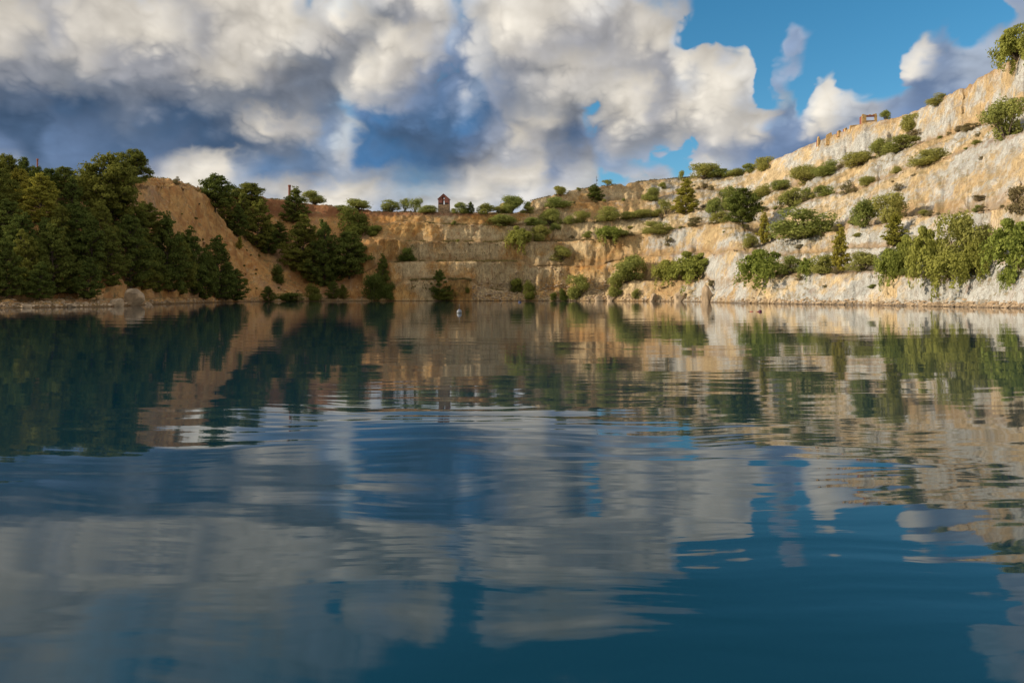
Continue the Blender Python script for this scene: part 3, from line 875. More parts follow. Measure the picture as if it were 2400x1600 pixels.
GL, GR_, GT, GB = "pines on the left hillside", "trees along the skyline", "bushes on the right terraces", "bushes below the back wall"
PLANTS = [
 # ---- skyline and upper rows of the left wood
 ('dome', 12, 472, 357, 46, "round-topped pine at the left edge breaking the skyline", GL),
 ('dome', 58, 455, 366, 30, "slim pine on the skyline just left of the thin mast", GL),
 ('dome', 84, 470, 387, 42, "bushy pine crown on the skyline at the foot of the mast", GL),
 ('dome', 112, 468, 389, 36, "pine crown on the skyline just right of the thin mast", GL),
 ('dome', 147, 462, 387, 56, "broad pale pine on the skyline between mast and dead-topped pine", GL),
 ('open', 200, 468, 377, 42, "sparse grey dead-topped pine on the left skyline", GL),
 ('dome', 255, 524, 364, 108, "largest dark pine crowning the left hill", GL),
 ('dome', 308, 432, 346, 58, "tallest pine on the left skyline standing beside the bare slope", GL),
 ('gold', 92, 517, 409, 86, "yellow-green pine glowing in sun in the upper left wood", GL),
 ('cone', 166, 522, 417, 50, "pointed pine right of the yellow-green pine in the upper wood", GL),
 ('cone', 262, 534, 432, 62, "lighter green pine in front of the largest dark pine", GL),
 ('dome', 2, 500, 392, 54, "sunlit pine below the round-topped pine at the left edge", GL),
 ('gold', 42, 484, 390, 42, "small olive pine between left edge and yellow-green pine", GL),
 # ---- lower rows
 ('cone', -45, 690, 545, 80, "dark pine at the water cut by the left picture edge", GL),
 ('cone', 15, 686, 557, 64, "leftmost whole dark pine above the shore", GL),
 ('cone', 62, 682, 542, 64, "second dark pine from the left above the shore", GL),
 ('cone', 122, 684, 532, 74, "third dark pine from the left above the shore, broad at the foot", GL),
 ('cone', 157, 680, 587, 48, "short dark pine at the shore left of the big pale boulder", GL),
 ('cone', 212, 642, 507, 64, "dark pine on mid slope under the largest pine", GL),
 ('cone', 246, 662, 532, 64, "dark pine straight above the big pale boulder", GL),
 ('cone', 300, 668, 512, 82, "wide dark pine behind and right of the big pale boulder", GL),
 ('cone', 342, 562, 472, 62, "dark pine overlapping the left edge of the bare slope", GL),
 ('cone', 386, 676, 507, 74, "tall pine with bright tip against the bare slope", GL),
 ('cone', 441, 682, 535, 64, "dark pine at the shore below the middle of the bare slope", GL),
 ('cone', 497, 690, 555, 58, "second last pine down the line beside the bare slope", GL),
 ('cone', 540, 692, 625, 46, "last and smallest dark pine at the foot of the bare slope", GL),
 ('cone', 328, 672, 547, 62, "dark pine between the wide dark pine and the bright-tipped one", GL),
 ('cone', 411, 680, 547, 62, "dark pine right behind the bright-tipped pine by the shore", GL),
 ('cone', 18, 592, 472, 74, "dark pine on mid slope at the left edge", GL),
 ('cone', 40, 622, 499, 64, "dark pine on mid slope under the small olive pine", GL),
 ('cone', 140, 592, 482, 64, "dark pine below the yellow-green pine on mid slope", GL),
 ('cone', 228, 582, 469, 54, "dark pine tucked under the largest pine on its left", GL),
 ('cone', 178, 602, 479, 62, "dark pine on mid slope left of the earthy gap", GL),
 ('cone', 310, 592, 479, 64, "dark pine on mid slope right of the largest pine", GL),
 ('cone', 98, 642, 514, 62, "dark pine filling mid slope above the third shore pine", GL),
 ('cone', 470, 690, 575, 44, "narrow dark pine squeezed in at the shore below the bare slope", GL),
 ('cone', 357, 676, 590, 46, "low dark pine at the shore right of the pale boulder", GL),
 ('cone', -30, 560, 430, 80, "dark pine half outside the picture on the upper left slope", GL),
 ('cone', 90, 690, 610, 50, "small pine at the shore in front of the third dark pine", GL),
 ('cone', 200, 688, 600, 48, "small pine at the shore close left of the pale boulder", GL),
 ('cone', 518, 692, 608, 40, "small pine at the shore before the last two of the line", GL),
 # ---- behind the spur
 ('dome', 494, 492, 405, 64, "dark pine on the crest at the top of the bare slope", GL),
 ('dome', 572, 482, 422, 58, "broad rounded pine on the skyline left of the brick chimney", GL),
 ('shrub', 535, 454, 429, 28, "small round shrub on the skyline between two crest pines", GR_),
 ('cone', 590, 574, 468, 60, "tall dark pine in the gully behind the bare slope", GL),
 ('cone', 560, 520, 450, 34, "dark pine in the gully under the broad rounded pine", GL),
 ('cone', 522, 520, 450, 40, "dark pine behind the top corner of the bare slope", GL),
 ('cone', 545, 545, 478, 38, "dark pine peeping over the upper edge of the bare slope", GL),
 ('cone', 618, 585, 520, 40, "dark pine right of the gully pine behind the bare slope", GL),
 ('cone', 677, 514, 438, 52, "pine with sunlit tip in front of the brick chimney", GL),
 ('cone', 692, 632, 507, 80, "biggest dark pine of the middle clump", GL),
 ('cone', 640, 562, 514, 38, "small dark pine at the left of the middle clump", GL),
 ('cone', 747, 662, 520, 54, "tall narrow pine at the centre of the middle clump", GL),
 ('dome', 803, 652, 538, 80, "rounded dark pine at the right of the middle clump", GL),
 ('cone', 774, 648, 598, 28, "small pine at the foot of the middle clump", GL),
 ('cone', 722, 652, 560, 50, "dark pine low between the two biggest of the middle clump", GL),
 ('dark', 812, 542, 474, 74, "dark rounded thicket where hillside and back wall meet", GL),
 ('shrub', 820, 487, 455, 62, "sunlit bushy tree on the rim above the dark thicket", GR_),
 ('dark', 859, 544, 511, 32, "round dark shrub at the left end of the back wall ledges", GB),
 ('tree', 723, 470, 441, 54, "spreading tree on the rim right of the brick chimney", GR_),
 ('shrub', 783, 484, 470, 26, "low shrub on the rim between spreading tree and thicket", GR_),
 ('thin', 550, 574, 548, 13, "tiny lone sapling high on the bare slope", GL),
 ('dark', 633, 652, 605, 35, "round dark shrub alone on the lower bare slope", GL),
 ('dark', 564, 655, 636, 14, "little dark tuft on the bare slope above the last shore pine", GL),
 ('cone', 616, 694, 660, 26, "small pointed pine at the waterline under the bare slope", GL),
 ('dark', 718, 690, 650, 38, "dark shrub at the waterline under the biggest clump pine", GL),
 ('cone', 765, 688, 649, 27, "left one of two little pines at the waterline below the middle clump", GL),
 ('cone', 788, 687, 656, 22, "right one of two little pines at the waterline below the middle clump", GL),
 ('cone', 878, 668, 590, 28, "pointed pine at the left corner of the back wall", GB),
 ('dark', 856, 690, 616, 52, "big dark shrub at the water left of the back wall", GB),
 ('dark', 895, 690, 647, 38, "dark shrub at the water under the pointed corner pine", GB),
 ('dark', 668, 694, 677, 60, "low dark strip of shrub on the shore below the bare slope", GL),
 ('scrub', 405, 424, 404, 18, "wispy bush on the crest left of the crest pine", GR_),
 # ---- rim over the back wall
 ('shrub', 899, 487, 457, 40, "round shrub on the rim left of the twin-crowned tree", GR_),
 ('open', 953, 487, 453, 34, "airy tree on the rim, right crown of the twin pair", GR_),
 ('open', 930, 487, 453, 24, "slim airy tree on the rim, left crown of the twin pair", GR_),
 ('low', 983, 490, 474, 42, "low bushes on the rim just left of the red brick ruin", GR_),
 ('shrub', 1060, 493, 461, 32, "tree on the rim just right of the red brick ruin", GR_),
 ('cone', 1081, 492, 466, 16, "small pointed conifer on the rim right of the red ruin", GR_),
 ('shrub', 1042, 492, 475, 16, "little shrub against the right side of the red ruin", GR_),
 ('shrub', 1115, 494, 466, 42, "round tree on the rim left of the small gable ruin", GR_),
 ('tree', 1174, 489, 449, 50, "big rounded tree half hiding the small gable ruin", GR_),
 ('shrub', 1148, 491, 472, 30, "shrub in front of the small gable ruin", GR_),
 ('shrub', 1166, 491, 466, 28, "shrub at the right foot of the small gable ruin", GR_),
 ('open', 1212, 486, 461, 24, "thin bush at the notch where the rim steps up", GR_),
 ('shrub', 1213, 492, 473, 30, "shrub below the notch where the rim steps up", GT),
 # ---- back wall ledges
 ('low', 1154, 521, 494, 66, "wide low bush on the ledge under the small gable ruin", GB),
 ('shrub', 1226, 520, 494, 50, "bush on the upper ledge at the corner of the walls", GT),
 ('shrub', 1268, 518, 475, 48, "tall round bush on the upper ledge right of the corner", GT),
 ('weep', 1194, 566, 519, 58, "dark hanging bush spilling over the shaded corner", GT),
 ('shrub', 1241, 554, 515, 42, "bush on the ledge right of the dark hanging bush", GT),
 ('shrub', 1278, 532, 511, 24, "small bright bush under the tall round bush near the corner", GT),
 ('dark', 942, 600, 561, 46, "dark round bush alone on the left of the back wall", GB),
 ('shrub', 1043, 518, 506, 10, "tiny shrub on the top ledge under the red ruin", GB),
 ('shrub', 1052, 557, 548, 9, "tiny tuft on the second ledge of the back wall", GB),
 ('cone', 1010, 680, 624, 31, "pointed pine at the water in the centre of the back wall", GB),
 ('dark', 1022, 690, 662, 54, "dark thicket at the water before the central pointed pine", GB),
 ('cone', 1034, 674, 641, 15, "thin young pine just right of the central pointed pine", GB),
 ('dark', 1075, 672, 640, 18, "narrow dark shrub right of the central pines", GB),
 ('dark', 1185, 674, 632, 30, "dark shrub on the rubble at the foot of the corner", GB),
 ('dark', 1216, 688, 643, 30, "dark shrub at the water right of the corner rubble shrub", GB),
 ('dark', 1270, 692, 668, 17, "small dark shrub at the water below the pale cliff", GB),
 ('dark', 1292, 692, 662, 23, "dark shrub at the water left of the big round waterside bush", GB),
 ('shrub', 1289, 600, 562, 44, "round bush stuck on the pale cliff face above the rubble", GT),
 ('shrub', 1329, 689, 626, 52, "big round dark green bush at the waterside", GB),
 # ---- right terraces, upper left
 ('tree', 1285, 452, 426, 34, "windswept tree on the rim right of the notch", GR_),
 ('low', 1281, 478, 450, 56, "bushes on the top terrace below the windswept tree", GT),
 ('shrub', 1310, 519, 493, 30, "bush on the upper ledge left of the clipped round one", GT),
 ('open', 1395, 429, 411, 24, "grey airy shrub on the rim beside the thin antenna pole", GR_),
 ('shrub', 1329, 440, 430, 12, "tiny dark shrub on the rim left of the antenna pole", GR_),
 ('cone', 1365, 464, 426, 35, "bushy young conifer on the top terrace under the antenna pole", GT),
 ('shrub', 1497, 462, 424, 38, "dark green bush leaning off the top terrace", GT),
 ('shrub', 1522, 436, 417, 18, "little shrub right of the leaning bush near the rim", GR_),
 ('gold', 1575, 492, 418, 56, "bright yellow-green pine standing on the second terrace", GT),
 ('open', 1530, 494, 456, 32, "airy bush left of the bright yellow-green pine", GT),
 ('shrub', 1338, 514, 482, 38, "clipped-looking round bush on the second terrace", GT),
 ('shrub', 1395, 511, 473, 56, "large bush in the middle of the second terrace row", GT),
 ('low', 1449, 506, 488, 48, "low hedge-like bush right of the large terrace-row bush", GT),
 ('low', 1480, 503, 480, 40, "second hedge-like bush in the second terrace row", GT),
 ('shrub', 1508, 499, 479, 28, "last bush of the second terrace row before the airy one", GT),
 ('weep', 1396, 548, 513, 62, "trailing bush hanging over the third terrace edge", GT),
 ('shrub', 1350, 547, 527, 24, "small bush left of the trailing bush on the third terrace", GT),
 ('shrub', 1430, 548, 526, 40, "dark bush tucked right of the trailing bush on the third terrace", GT),
 ('low', 1514, 540, 506, 70, "long oval bush on the third terrace below the airy bush", GT),
 ('scrub', 1595, 520, 497, 40, "dry pale bush on the third terrace below the yellow-green pine", GT),
 ('tree', 1443, 655, 587, 78, "open-crowned tree on the lowest ledge with trunk showing", GT),
 ('shrub', 1412, 682, 630, 38, "dark bush hanging under the open-crowned tree by the water", GT),
 ('shrub', 1461, 690, 661, 19, "yellowish little bush at the water right of the open-crowned tree", GT),
 ('scrub', 1535, 566, 540, 22, "brown dry tuft on the pale face below the long oval bush", GT),
 # ---- rim, right of centre
 ('tree', 1616, 414, 375, 62, "largest spreading tree on the right part of the rim", GR_),
 ('open', 1565, 416, 390, 16, "spindly little tree on the rim left of the largest spreading one", GR_),
 ('low', 1656, 410, 390, 54, "dark low bush on the rim right of the largest spreading tree", GR_),
 ('low', 1694, 407, 387, 44, "low bush in the rim row left of the leaning shrub", GR_),
 ('shrub', 1722, 400, 372, 34, "bush in the rim row climbing towards the pale crest", GR_),
 ('shrub', 1753, 394, 351, 46, "leaning shrub where the pale crest rises from the rim row", GR_),
 # ---- centre right pines
 ('shrub', 1641, 503, 450, 40, "bush at the left of the two-tree clump on the terraces", GT),
 ('shrub', 1675, 482, 425, 48, "tall broadleaf tree behind the dark terrace pine", GT),
 ('dome', 1706, 527, 437, 62, "dark terrace pine with layered branches above the gully", GT),
 ('shrub', 1653, 514, 484, 44, "bush under the broadleaf tree left of the terrace pine", GT),
 ('low', 1748, 455, 423, 42, "dark bush on the second ledge right of the terrace pine", GT),
 # ---- second ledge row climbing right
 ('low', 1794, 437, 412, 44, "greyish bush starting the long row under the pale crest", GT),
 ('low', 1850, 424, 378, 58, "dense bush, second in the long row under the pale crest", GT),
 ('low', 1897, 405, 369, 54, "dense bush, third in the long row under the pale crest", GT),
 ('low', 1972, 383, 347, 66, "long bush in the row below the ruined window wall", GT),
 ('low', 2023, 362, 317, 46, "bush in the row left of the bright green one", GT),
 ('shrub', 2075, 346, 310, 68, "bright green domed bush at the top of the long row", GT),
 ('scrub', 2100, 322, 297, 44, "dry bush above the bright green domed bush", GT),
 ('shrub', 2090, 304, 250, 48, "tall bush filling the notch beside the orange scar", GT),
 ('low', 2156, 242, 216, 40, "bush on the crest right of the orange scar", GR_),
 ('shrub', 2034, 274, 251, 22, "small bush on the crest beside the ruined window wall", GR_),
 ('weep', 2336, 140, 60, 92, "large shaggy tree hanging off the crest at the top right corner", GR_),
 ('shrub', 2312, 318, 219, 84, "big bush on the upper face at the right edge", GT),
 ('low', 2136, 379, 342, 74, "flat bush in the middle of the bare upper face", GT),
 ('scrub', 2230, 300, 283, 42, "dry scrub on the upper face left of the big right-edge bush", GT),
 ('scrub', 2249, 466, 447, 34, "dry scrub on the face above the largest trailing curtain", GT),
 # ---- third ledge
 ('shrub', 1819, 478, 428, 54, "dark bush on the third ledge above the big round mass", GT),
 ('shrub', 1854, 460, 428, 26, "narrow bush right behind the dark third-ledge bush", GT),
 ('shrub', 1891, 453, 419, 44, "greyish round bush on the third ledge", GT),
 ('scrub', 1946, 446, 412, 28, "brown dry bush in the hollow of the third ledge", GT),
 ('low', 1991, 427, 404, 34, "small flat bush at the right end of the third ledge", GT),
 ('low', 1850, 548, 474, 118, "widest rounded bush mass on the middle terrace", GT),
 ('shrub', 1986, 523, 455, 62, "left one of the paired big bushes on the middle terrace", GT),
 ('shrub', 2041, 513, 439, 68, "right and taller one of the paired big bushes on the middle terrace", GT),
 ('thin', 2051, 505, 470, 15, "yellow sapling in front of the taller paired bush", GT),
 # ---- lower ledge and water edge
 ('weep', 1600, 640, 574, 96, "large trailing bush over the cliff left of the dark gully", GT),
 ('weep', 1534, 640, 587, 62, "thin trailing bush left of the large one over the water", GT),
 ('weep', 1750, 638, 571, 98, "grey-green trailing bush right of the dark gully", GT),
 ('thin', 1757, 566, 500, 27, "thin yellow conifer above the grey-green trailing bush", GT),
 ('shrub', 1725, 570, 534, 30, "yellowish bush at the head of the gully", GT),
 ('shrub', 1816, 632, 584, 48, "bright bush on the lowest ledge right of the grey-green trailing one", GT),
 ('weep', 1853, 630, 590, 34, "small yellow trailing plant on the lowest ledge", GT),
 ('shrub', 1894, 629, 575, 60, "bush left of the tall yellow sapling on the lowest ledge", GT),
 ('thin', 1932, 632, 537, 36, "tall yellow sapling on the lowest ledge", GT),
 ('shrub', 1981, 625, 575, 64, "olive bush right of the tall yellow sapling", GT),
 ('thin', 2054, 572, 503, 46, "golden conifer above the left end of the trailing curtain", GT),
 ('weep', 2044, 636, 556, 58, "first trailing plant of the green curtain on the right", GT),
 ('weep', 2082, 630, 536, 60, "second trailing plant of the green curtain on the right", GT),
 ('weep', 2132, 636, 514, 78, "third, broad trailing plant of the green curtain on the right", GT),
 ('shrub', 2204, 628, 477, 92, "tallest tree rising behind the green curtain", GT),
 ('weep', 2184, 640, 560, 98, "widest trailing plant at the heart of the green curtain", GT),
 ('shrub', 2262, 604, 510, 62, "dark tree at the right end of the green curtain", GT),
 ('weep', 2240, 630, 545, 60, "dark trailing plant between curtain and right-edge trees", GT),
 ('weep', 2330, 606, 498, 108, "huge grey-green trailing tree at the right edge", GT),
 ('scrub', 2337, 500, 421, 46, "half-bare dry tree above the huge right-edge tree", GT),
 ('weep', 2316, 652, 606, 40, "narrow trailing strip below the huge right-edge tree", GT),
 ('weep', 2410, 610, 470, 110, "trailing tree mostly outside the right picture edge", GT),
]
for pl in PLANTS:
    plant(*pl)
# small tufts dotted over rock and earth, each described by the plant it grows next to
tr_ = random.Random(5)
used = set()
NEAR = [p for p in PLANTS if len(p[5].split()) <= 11]
def tuft(kinds, u, yb, w, what, group):
    best = min(NEAR, key=lambda p: math.hypot(u - p[1], yb - (p[2] + p[3]) / 2))
    du, dv = u - best[1], yb - (best[2] + best[3]) / 2
    if math.hypot(du, dv) < 0.6 * best[4]:
        return
    kind = tr_.choice(kinds)
    if abs(du) > abs(dv):
        side = "left of the" if du < 0 else "right of the"
    else:
        side = "above the" if dv < 0 else "below the"
    look = {'scrub': "dry", 'shrub': "green", 'dark': "dark"}[kind]
    lab = f"{look} {what} {side} {best[5]}"
    if lab in used or len(lab.split()) > 16:
        return
    used.add(lab)
    plant(kind, u, yb, yb - w * tr_.uniform(.6, 1.0), w, lab, group)
for _ in range(210):
    tab = np.array(tr_.choice([L_E, L_D, L_C, L_B]), float)
    u = tr_.uniform(1250, 2345)
    y0 = float(np.interp(u, tab[:, 0], tab[:, 1]))
    w = tr_.uniform(7, 19) * (1.0 if u < 1800 else 1.35)
    tuft(['scrub', 'scrub', 'shrub'], u, y0 + tr_.choice([1, 1, 2, 3, tr_.uniform(5, 45)]), w, "tuft", "tufts on the terraces")
for _ in range(60):
    u = tr_.uniform(350, 740)
    tuft(['scrub', 'dark'], u, tr_.uniform(np.interp(u, [350, 480, 740], [430, 480, 680]), 690), tr_.uniform(4, 10), "weed", "weeds on the bare slope")

# ------------------------------------------------------------------ building blocks
def boxes(items):
    """list of (x0,x1,y0,y1,z0,z1) -> verts, faces"""
    vs, fs = [], []
    for (a, b, c, d, e, f) in items:
        o = len(vs)
        vs += [(a, c, e), (b, c, e), (b, d, e), (a, d, e), (a, c, f), (b, c, f), (b, d, f), (a, d, f)]
        fs += [tuple(o + i for i in q) for q in ((0, 3, 2, 1), (4, 5, 6, 7), (0, 1, 5, 4), (1, 2, 6, 5), (2, 3, 7, 6), (3, 0, 4, 7))]
    return vs, fs
def prism(poly, y0, y1):
    """upright wall slab from an x-z outline"""
    n = len(poly)
    vs = [(x, y0, z) for x, z in poly] + [(x, y1, z) for x, z in poly]
    fs = [tuple(range(n)), tuple(range(2 * n - 1, n - 1, -1))] + [(i, i + n, (i + 1) % n + n, (i + 1) % n) for i in range(n)]
    return vs, fs
def part(name, geo, mat, parent, smooth=False):
    return mesh_obj(name, geo[0], geo[1], mat, parent, smooth)
BRICK = pbr("old_red_brick", (0.23, 0.085, 0.065), 0.9, 0.35, 3.0, 0.4)
RUBBLE = pbr("rubble_masonry", (0.30, 0.20, 0.12), 0.95, 0.4, 2.2, 0.6)
OCHRE = pbr("ochre_masonry", (0.46, 0.30, 0.13), 0.95, 0.35, 2.0, 0.5)
TIMBER = pbr("dark_timber", (0.05, 0.035, 0.03), 0.9, 0.3, 4.0, 0.3)
STEEL = pbr("grey_steel", (0.20, 0.20, 0.21), 0.6, 0.2, 4.0, 0, 0.6)
def stand(name, u, py, d, label, cat, rz=0.0, group=None):
    x = (u - CX) / FPX * d
    g = ground_z(x, d, 90.0)
    o = link(name, None)
    o.location = (x, d, g if g is not None else zat(py, d))
    o.rotation_euler = (0, 0, rz)
    o.empty_display_size = 0.3
    return tag(o, label, cat, group)

# red brick ruin on the rim: masonry base, gabled brick walls with slit and window, timber band
t = stand("brick_ruin", 1020, 487, 240, "red brick gabled ruin with open window on a masonry base, centre of the rim", "ruin", R(-6))
sc = 240 / FPX
w2 = 13.2 * sc
zt = (EYE + (HZ - 446.5) * sc) - t.location.z          # roof top above the foot
zb, ze = zt * 0.42, zt * 0.74
dep = 1.1
part("masonry_base", boxes([(-w2 * .94, w2 * .94, -dep, dep, -1.5, zb)]), RUBBLE, t)
def gable(y0, y1, win):
    s, h = 0.20 * w2, zt
    o = []
    if win:
        o.append(prism([(-w2 * .92, zb), (-s, zb), (-s, zt - 0.35 * (zt - ze) * 1.2), (-s, zt - (zt - ze) * s / w2 - .02), (-w2 * .92, ze)], y0, y1))
        o.append(prism([(s, zb), (w2 * .92, zb), (w2 * .92, ze), (s, zt - (zt - ze) * s / w2 - .02)], y0, y1))
        zm = zb + (ze - zb) * 0.78
        o.append(prism([(-s, zm), (s, zm), (s, zm + .28), (-s, zm + .28)], y0 + .03, y1 - .03))
        o.append(prism([(-s, zm + 1.0), (s, zm + 1.0), (s, zt - (zt - ze) * s / w2 - .02), (0, zt - .02), (-s, zt - (zt - ze) * s / w2 - .02)], y0 + .03, y1 - .03))
    return o
for y0, y1 in ((-dep, -dep + .35), (dep - .35, dep)):
    for g_ in gable(y0, y1, True):
        part("brick_wall", g_, BRICK, t)
for sx in (-1, 1):
    part("side_wall", boxes([(min(sx * w2 * .92, sx * (w2 * .92 - .3)), max(sx * w2 * .92, sx * (w2 * .92 - .3)), -dep + .36, dep - .36, zb, ze - .05)]), BRICK, t)
    part("roof_slope", prism([(0, zt + .12), (sx * w2 * 1.05, ze - .10), (sx * w2 * 1.05, ze - .30), (0, zt - .06)], -dep - .15, dep + .15), BRICK, t)
    part("timber_band", boxes([(min(sx * .22 * w2, sx * .80 * w2), max(sx * .22 * w2, sx * .80 * w2), -dep - .06, -dep - .004, zb + .05, zb + .62)]), TIMBER, t)

# small gable ruin behind trees
t = stand("gable_ruin", 1166, 489, 243, "small ochre gable ruin with a round-headed opening behind rim trees", "ruin", R(18))
h = (EYE + (HZ - 461) * 243 / FPX) - t.location.z
part("side_wall", boxes([(-2.0, -1.6, -1.2, 2.6, -1, h * .80)]), OCHRE, t)
part("gable_wall", prism([(-1.58, -1), (1.6, -1), (1.6, h * .72), (0.25, h), (-1.58, h * .76)], -1.2, -.8), BRICK, t)
part("window_reveal", boxes([(-.30, .32, -1.26, -1.204, h * .55, h * .80)]), OCHRE, t)

# ruined walls on the right crest
t = stand("ruined_wall", 1998, 279, 199, "ruined stone wall with a window hole on the right crest", "ruin", R(-8))
h = (EYE + (HZ - 264) * 199 / FPX) - t.location.z
h = max(h, 2.0)
part("wall_pier", boxes([(-2.1, -.95, 0, .5, -1.5, h)]), OCHRE, t)
part("wall_pier", boxes([(1.35, 2.0, 0, .5, -1.5, h * .98)]), OCHRE, t)
part("lintel", boxes([(-.948, 1.348, .03, .47, h * .80, h * .99)]), BRICK, t)
part("sill_wall", boxes([(-.948, 1.348, .02, .48, -1.5, h * .42)]), RUBBLE, t)
part("return_wall", boxes([(-2.1, -1.7, .502, 2.2, -1.5, h * .96)]), BRICK, t)
for i_, (a_, b_, hh) in enumerate(((-2.08, -1.5, .30), (-1.48, -1.0, .12), (-.2, .3, .16), (.9, 1.3, .22), (1.4, 1.9, .34))):
    part("stone", boxes([(a_, b_, .06, .44, h * (.98 if -1 < a_ < 1.35 else .97), h + hh)]), OCHRE, t)
def stub(u, ytop, w, d, label, rz, peak):
    t = stand("wall_stub", u, ytop, d, label, "ruin", rz, "broken walls on the right crest")
    h = max((EYE + (HZ - ytop) * d / FPX) - t.location.z, .7)
    wm = w / FPX * d / 2
    part("masonry", prism([(-wm, -1.2), (wm, -1.2), (wm * .9, h * .55), (wm * peak, h), (wm * peak - wm * .5, h * .92), (-wm * .95, h * .7)], 0, .55), OCHRE, t)
    part("inner_face", prism([(-wm * .8, -1.2), (wm * .7, -1.2), (wm * .5, h * .5), (-wm * .7, h * .6)], .552, 1.1), BRICK, t)
stub(1882, 313, 6, 210, "lowest thin pillar stub at the left of the broken crest walls", 0.2, -.2)
stub(1905, 304, 14, 207, "broken wall with dark inner side, second of the crest stubs", -0.3, .6)
stub(1929, 300, 7, 204, "small pointed stub between two broken crest walls", 0.1, .1)
stub(1944, 293, 6, 202, "sharp dark stub just left of the long crumbled crest wall", 0.3, .3)
stub(1966, 294, 26, 200, "long crumbled crest wall left of the window ruin", -0.1, .7)

# chimney, mast, antenna pole
def lathe(prof, sides=14):
    vs, fs = [], []
    for r, z in prof:
        for k in range(sides):
            a = 2 * math.pi * k / sides
            vs.append((r * math.cos(a), r * math.sin(a), z))
    for i in range(len(prof) - 1):
        for k in range(sides):
            fs.append((i * sides + k, i * sides + (k + 1) % sides, (i + 1) * sides + (k + 1) % sides, (i + 1) * sides + k))
    fs.append(tuple(range(sides - 1, -1, -1)))
    fs.append(tuple(range((len(prof) - 1) * sides, len(prof) * sides)))
    return vs, fs
def rise(t, ytop, d):
    return (EYE + (HZ - ytop) * d / FPX) - t.location.z
t = stand("brick_chimney", 665, 445, 285, "slender brick chimney rising behind the pine with sunlit tip", "chimney")
h = rise(t, 425, 285)
part("shaft", lathe([(.62, -3), (.50, h - .8)]), BRICK, t)
part("cap", lathe([(.50, h - .8), (.66, h - .55), (.66, h - .2), (.52, h)]), BRICK, t)
t = stand("mast", 86, 386, 160, "thin reddish mast above the left wood", "mast")
h = rise(t, 365, 160)
part("pole", lathe([(.20, -3), (.16, h - .3)], 8), BRICK, t)
part("cap", lathe([(.24, h - .3), (.24, h)], 8), BRICK, t)
t = stand("antenna_pole", 1370, 427, 268, "thin dark antenna pole on the rim above the young conifer", "pole")
h = rise(t, 404, 268)
part("pole", lathe([(.09, -2), (.06, h)], 8), STEEL, t)
part("lamp_box", boxes([(-.05, .45, -.16, .16, h * .58, h * .68)]), STEEL, t)
part("crossbar", boxes([(-.35, .35, -.04, .04, h * .86, h * .88)]), STEEL, t)

# ------------------------------------------------------------------ things afloat
def on_water(name, u, py, label, cat):
    d = FPX * EYE / (py - HZ)
    o = link(name, None)
    o.location = ((u - CX) / FPX * d, d, 0)
    o.empty_display_size = 0.2
    return tag(o, label, cat), d / FPX
WHITE = pbr("shade_toned_white_paint", (0.20, 0.225, 0.28), 0.5, 0.12, 6.0, 0.1)  # white paint darkened to stand in for shade over the buoy
NAVY = pbr("dark_blue_plastic", (0.03, 0.045, 0.12), 0.5, 0.2, 6.0, 0)
REDP = pbr("faded_red_plastic", (0.45, 0.10, 0.07), 0.5, 0.2, 6.0, 0)
PLUM = pbr("dark_magenta_plastic", (0.10, 0.012, 0.045), 0.45, 0.2, 6.0, 0)
CREAM = pbr("cream_float", (0.26, 0.26, 0.22), 0.6, 0.15, 6.0, 0)
t, k = on_water("mooring_buoy", 1055, 719, "white round mooring buoy with dark cap floating before the back wall", "buoy")
r = 5.8 * k
hull = part("hull", lathe([(r * math.cos(a) + .0005, r * math.sin(a) + r * .45) for a in [R(x_) for x_ in range(-80, 76, 10)]], 20), WHITE, t, True)
part("band", lathe([(r * 1.02, r * .22), (r * 1.03, r * .30), (r * 1.02, r * .42)], 20), CREAM, hull)
part("cap", lathe([(r * .42, r * 1.38), (r * .34, r * 1.58), (r * .15, r * 1.66)], 14), NAVY, t)
rod = part("rod", lathe([(r * .035, r * 1.6), (r * .03, r * 3.2)], 8), WHITE, t)
part("top_mark", lathe([(.001, r * 3.12), (r * .11, r * 3.25), (r * .11, r * 3.40), (.001, r * 3.55)], 10), CREAM, rod)
t, k = on_water("float", 1194, 694.5, "small dark blue float near the far shore", "float")
r = 3.4 * k
part("drum", lathe([(.001, -r * .6), (r, -r * .5), (r * 1.05, 0), (r, r * .8), (.001, r)], 14), NAVY, t, True)
part("ring", lathe([(r * 1.06, r * .1), (r * 1.16, r * .18), (r * 1.06, r * .28)], 14), NAVY, t)
t, k = on_water("float", 1746, 716, "dark magenta round float by the right shore", "float")
r = 4.0 * k
part("ball", lathe([(r * math.cos(a) + .0005, r * math.sin(a) * .9 + r * .25) for a in [R(x_) for x_ in range(-80, 81, 16)]], 14), PLUM, t, True)
part("lug", boxes([(-r * 1.9, -r * .7, -r * .25, r * .25, 0, r * .3)]), REDP, t)
t, k = on_water("float", 1726, 715.5, "flat faded red float left of the dark magenta one", "float")
r = 4.5 * k
part("body", lathe([(.001, -r * .15), (r, -r * .05), (r * .9, r * .22), (.001, r * .30)], 14), REDP, t, True)
part("nose", boxes([(-r * 1.6, -r * .7, -r * .12, r * .12, 0, r * .16)]), TIMBER, t)

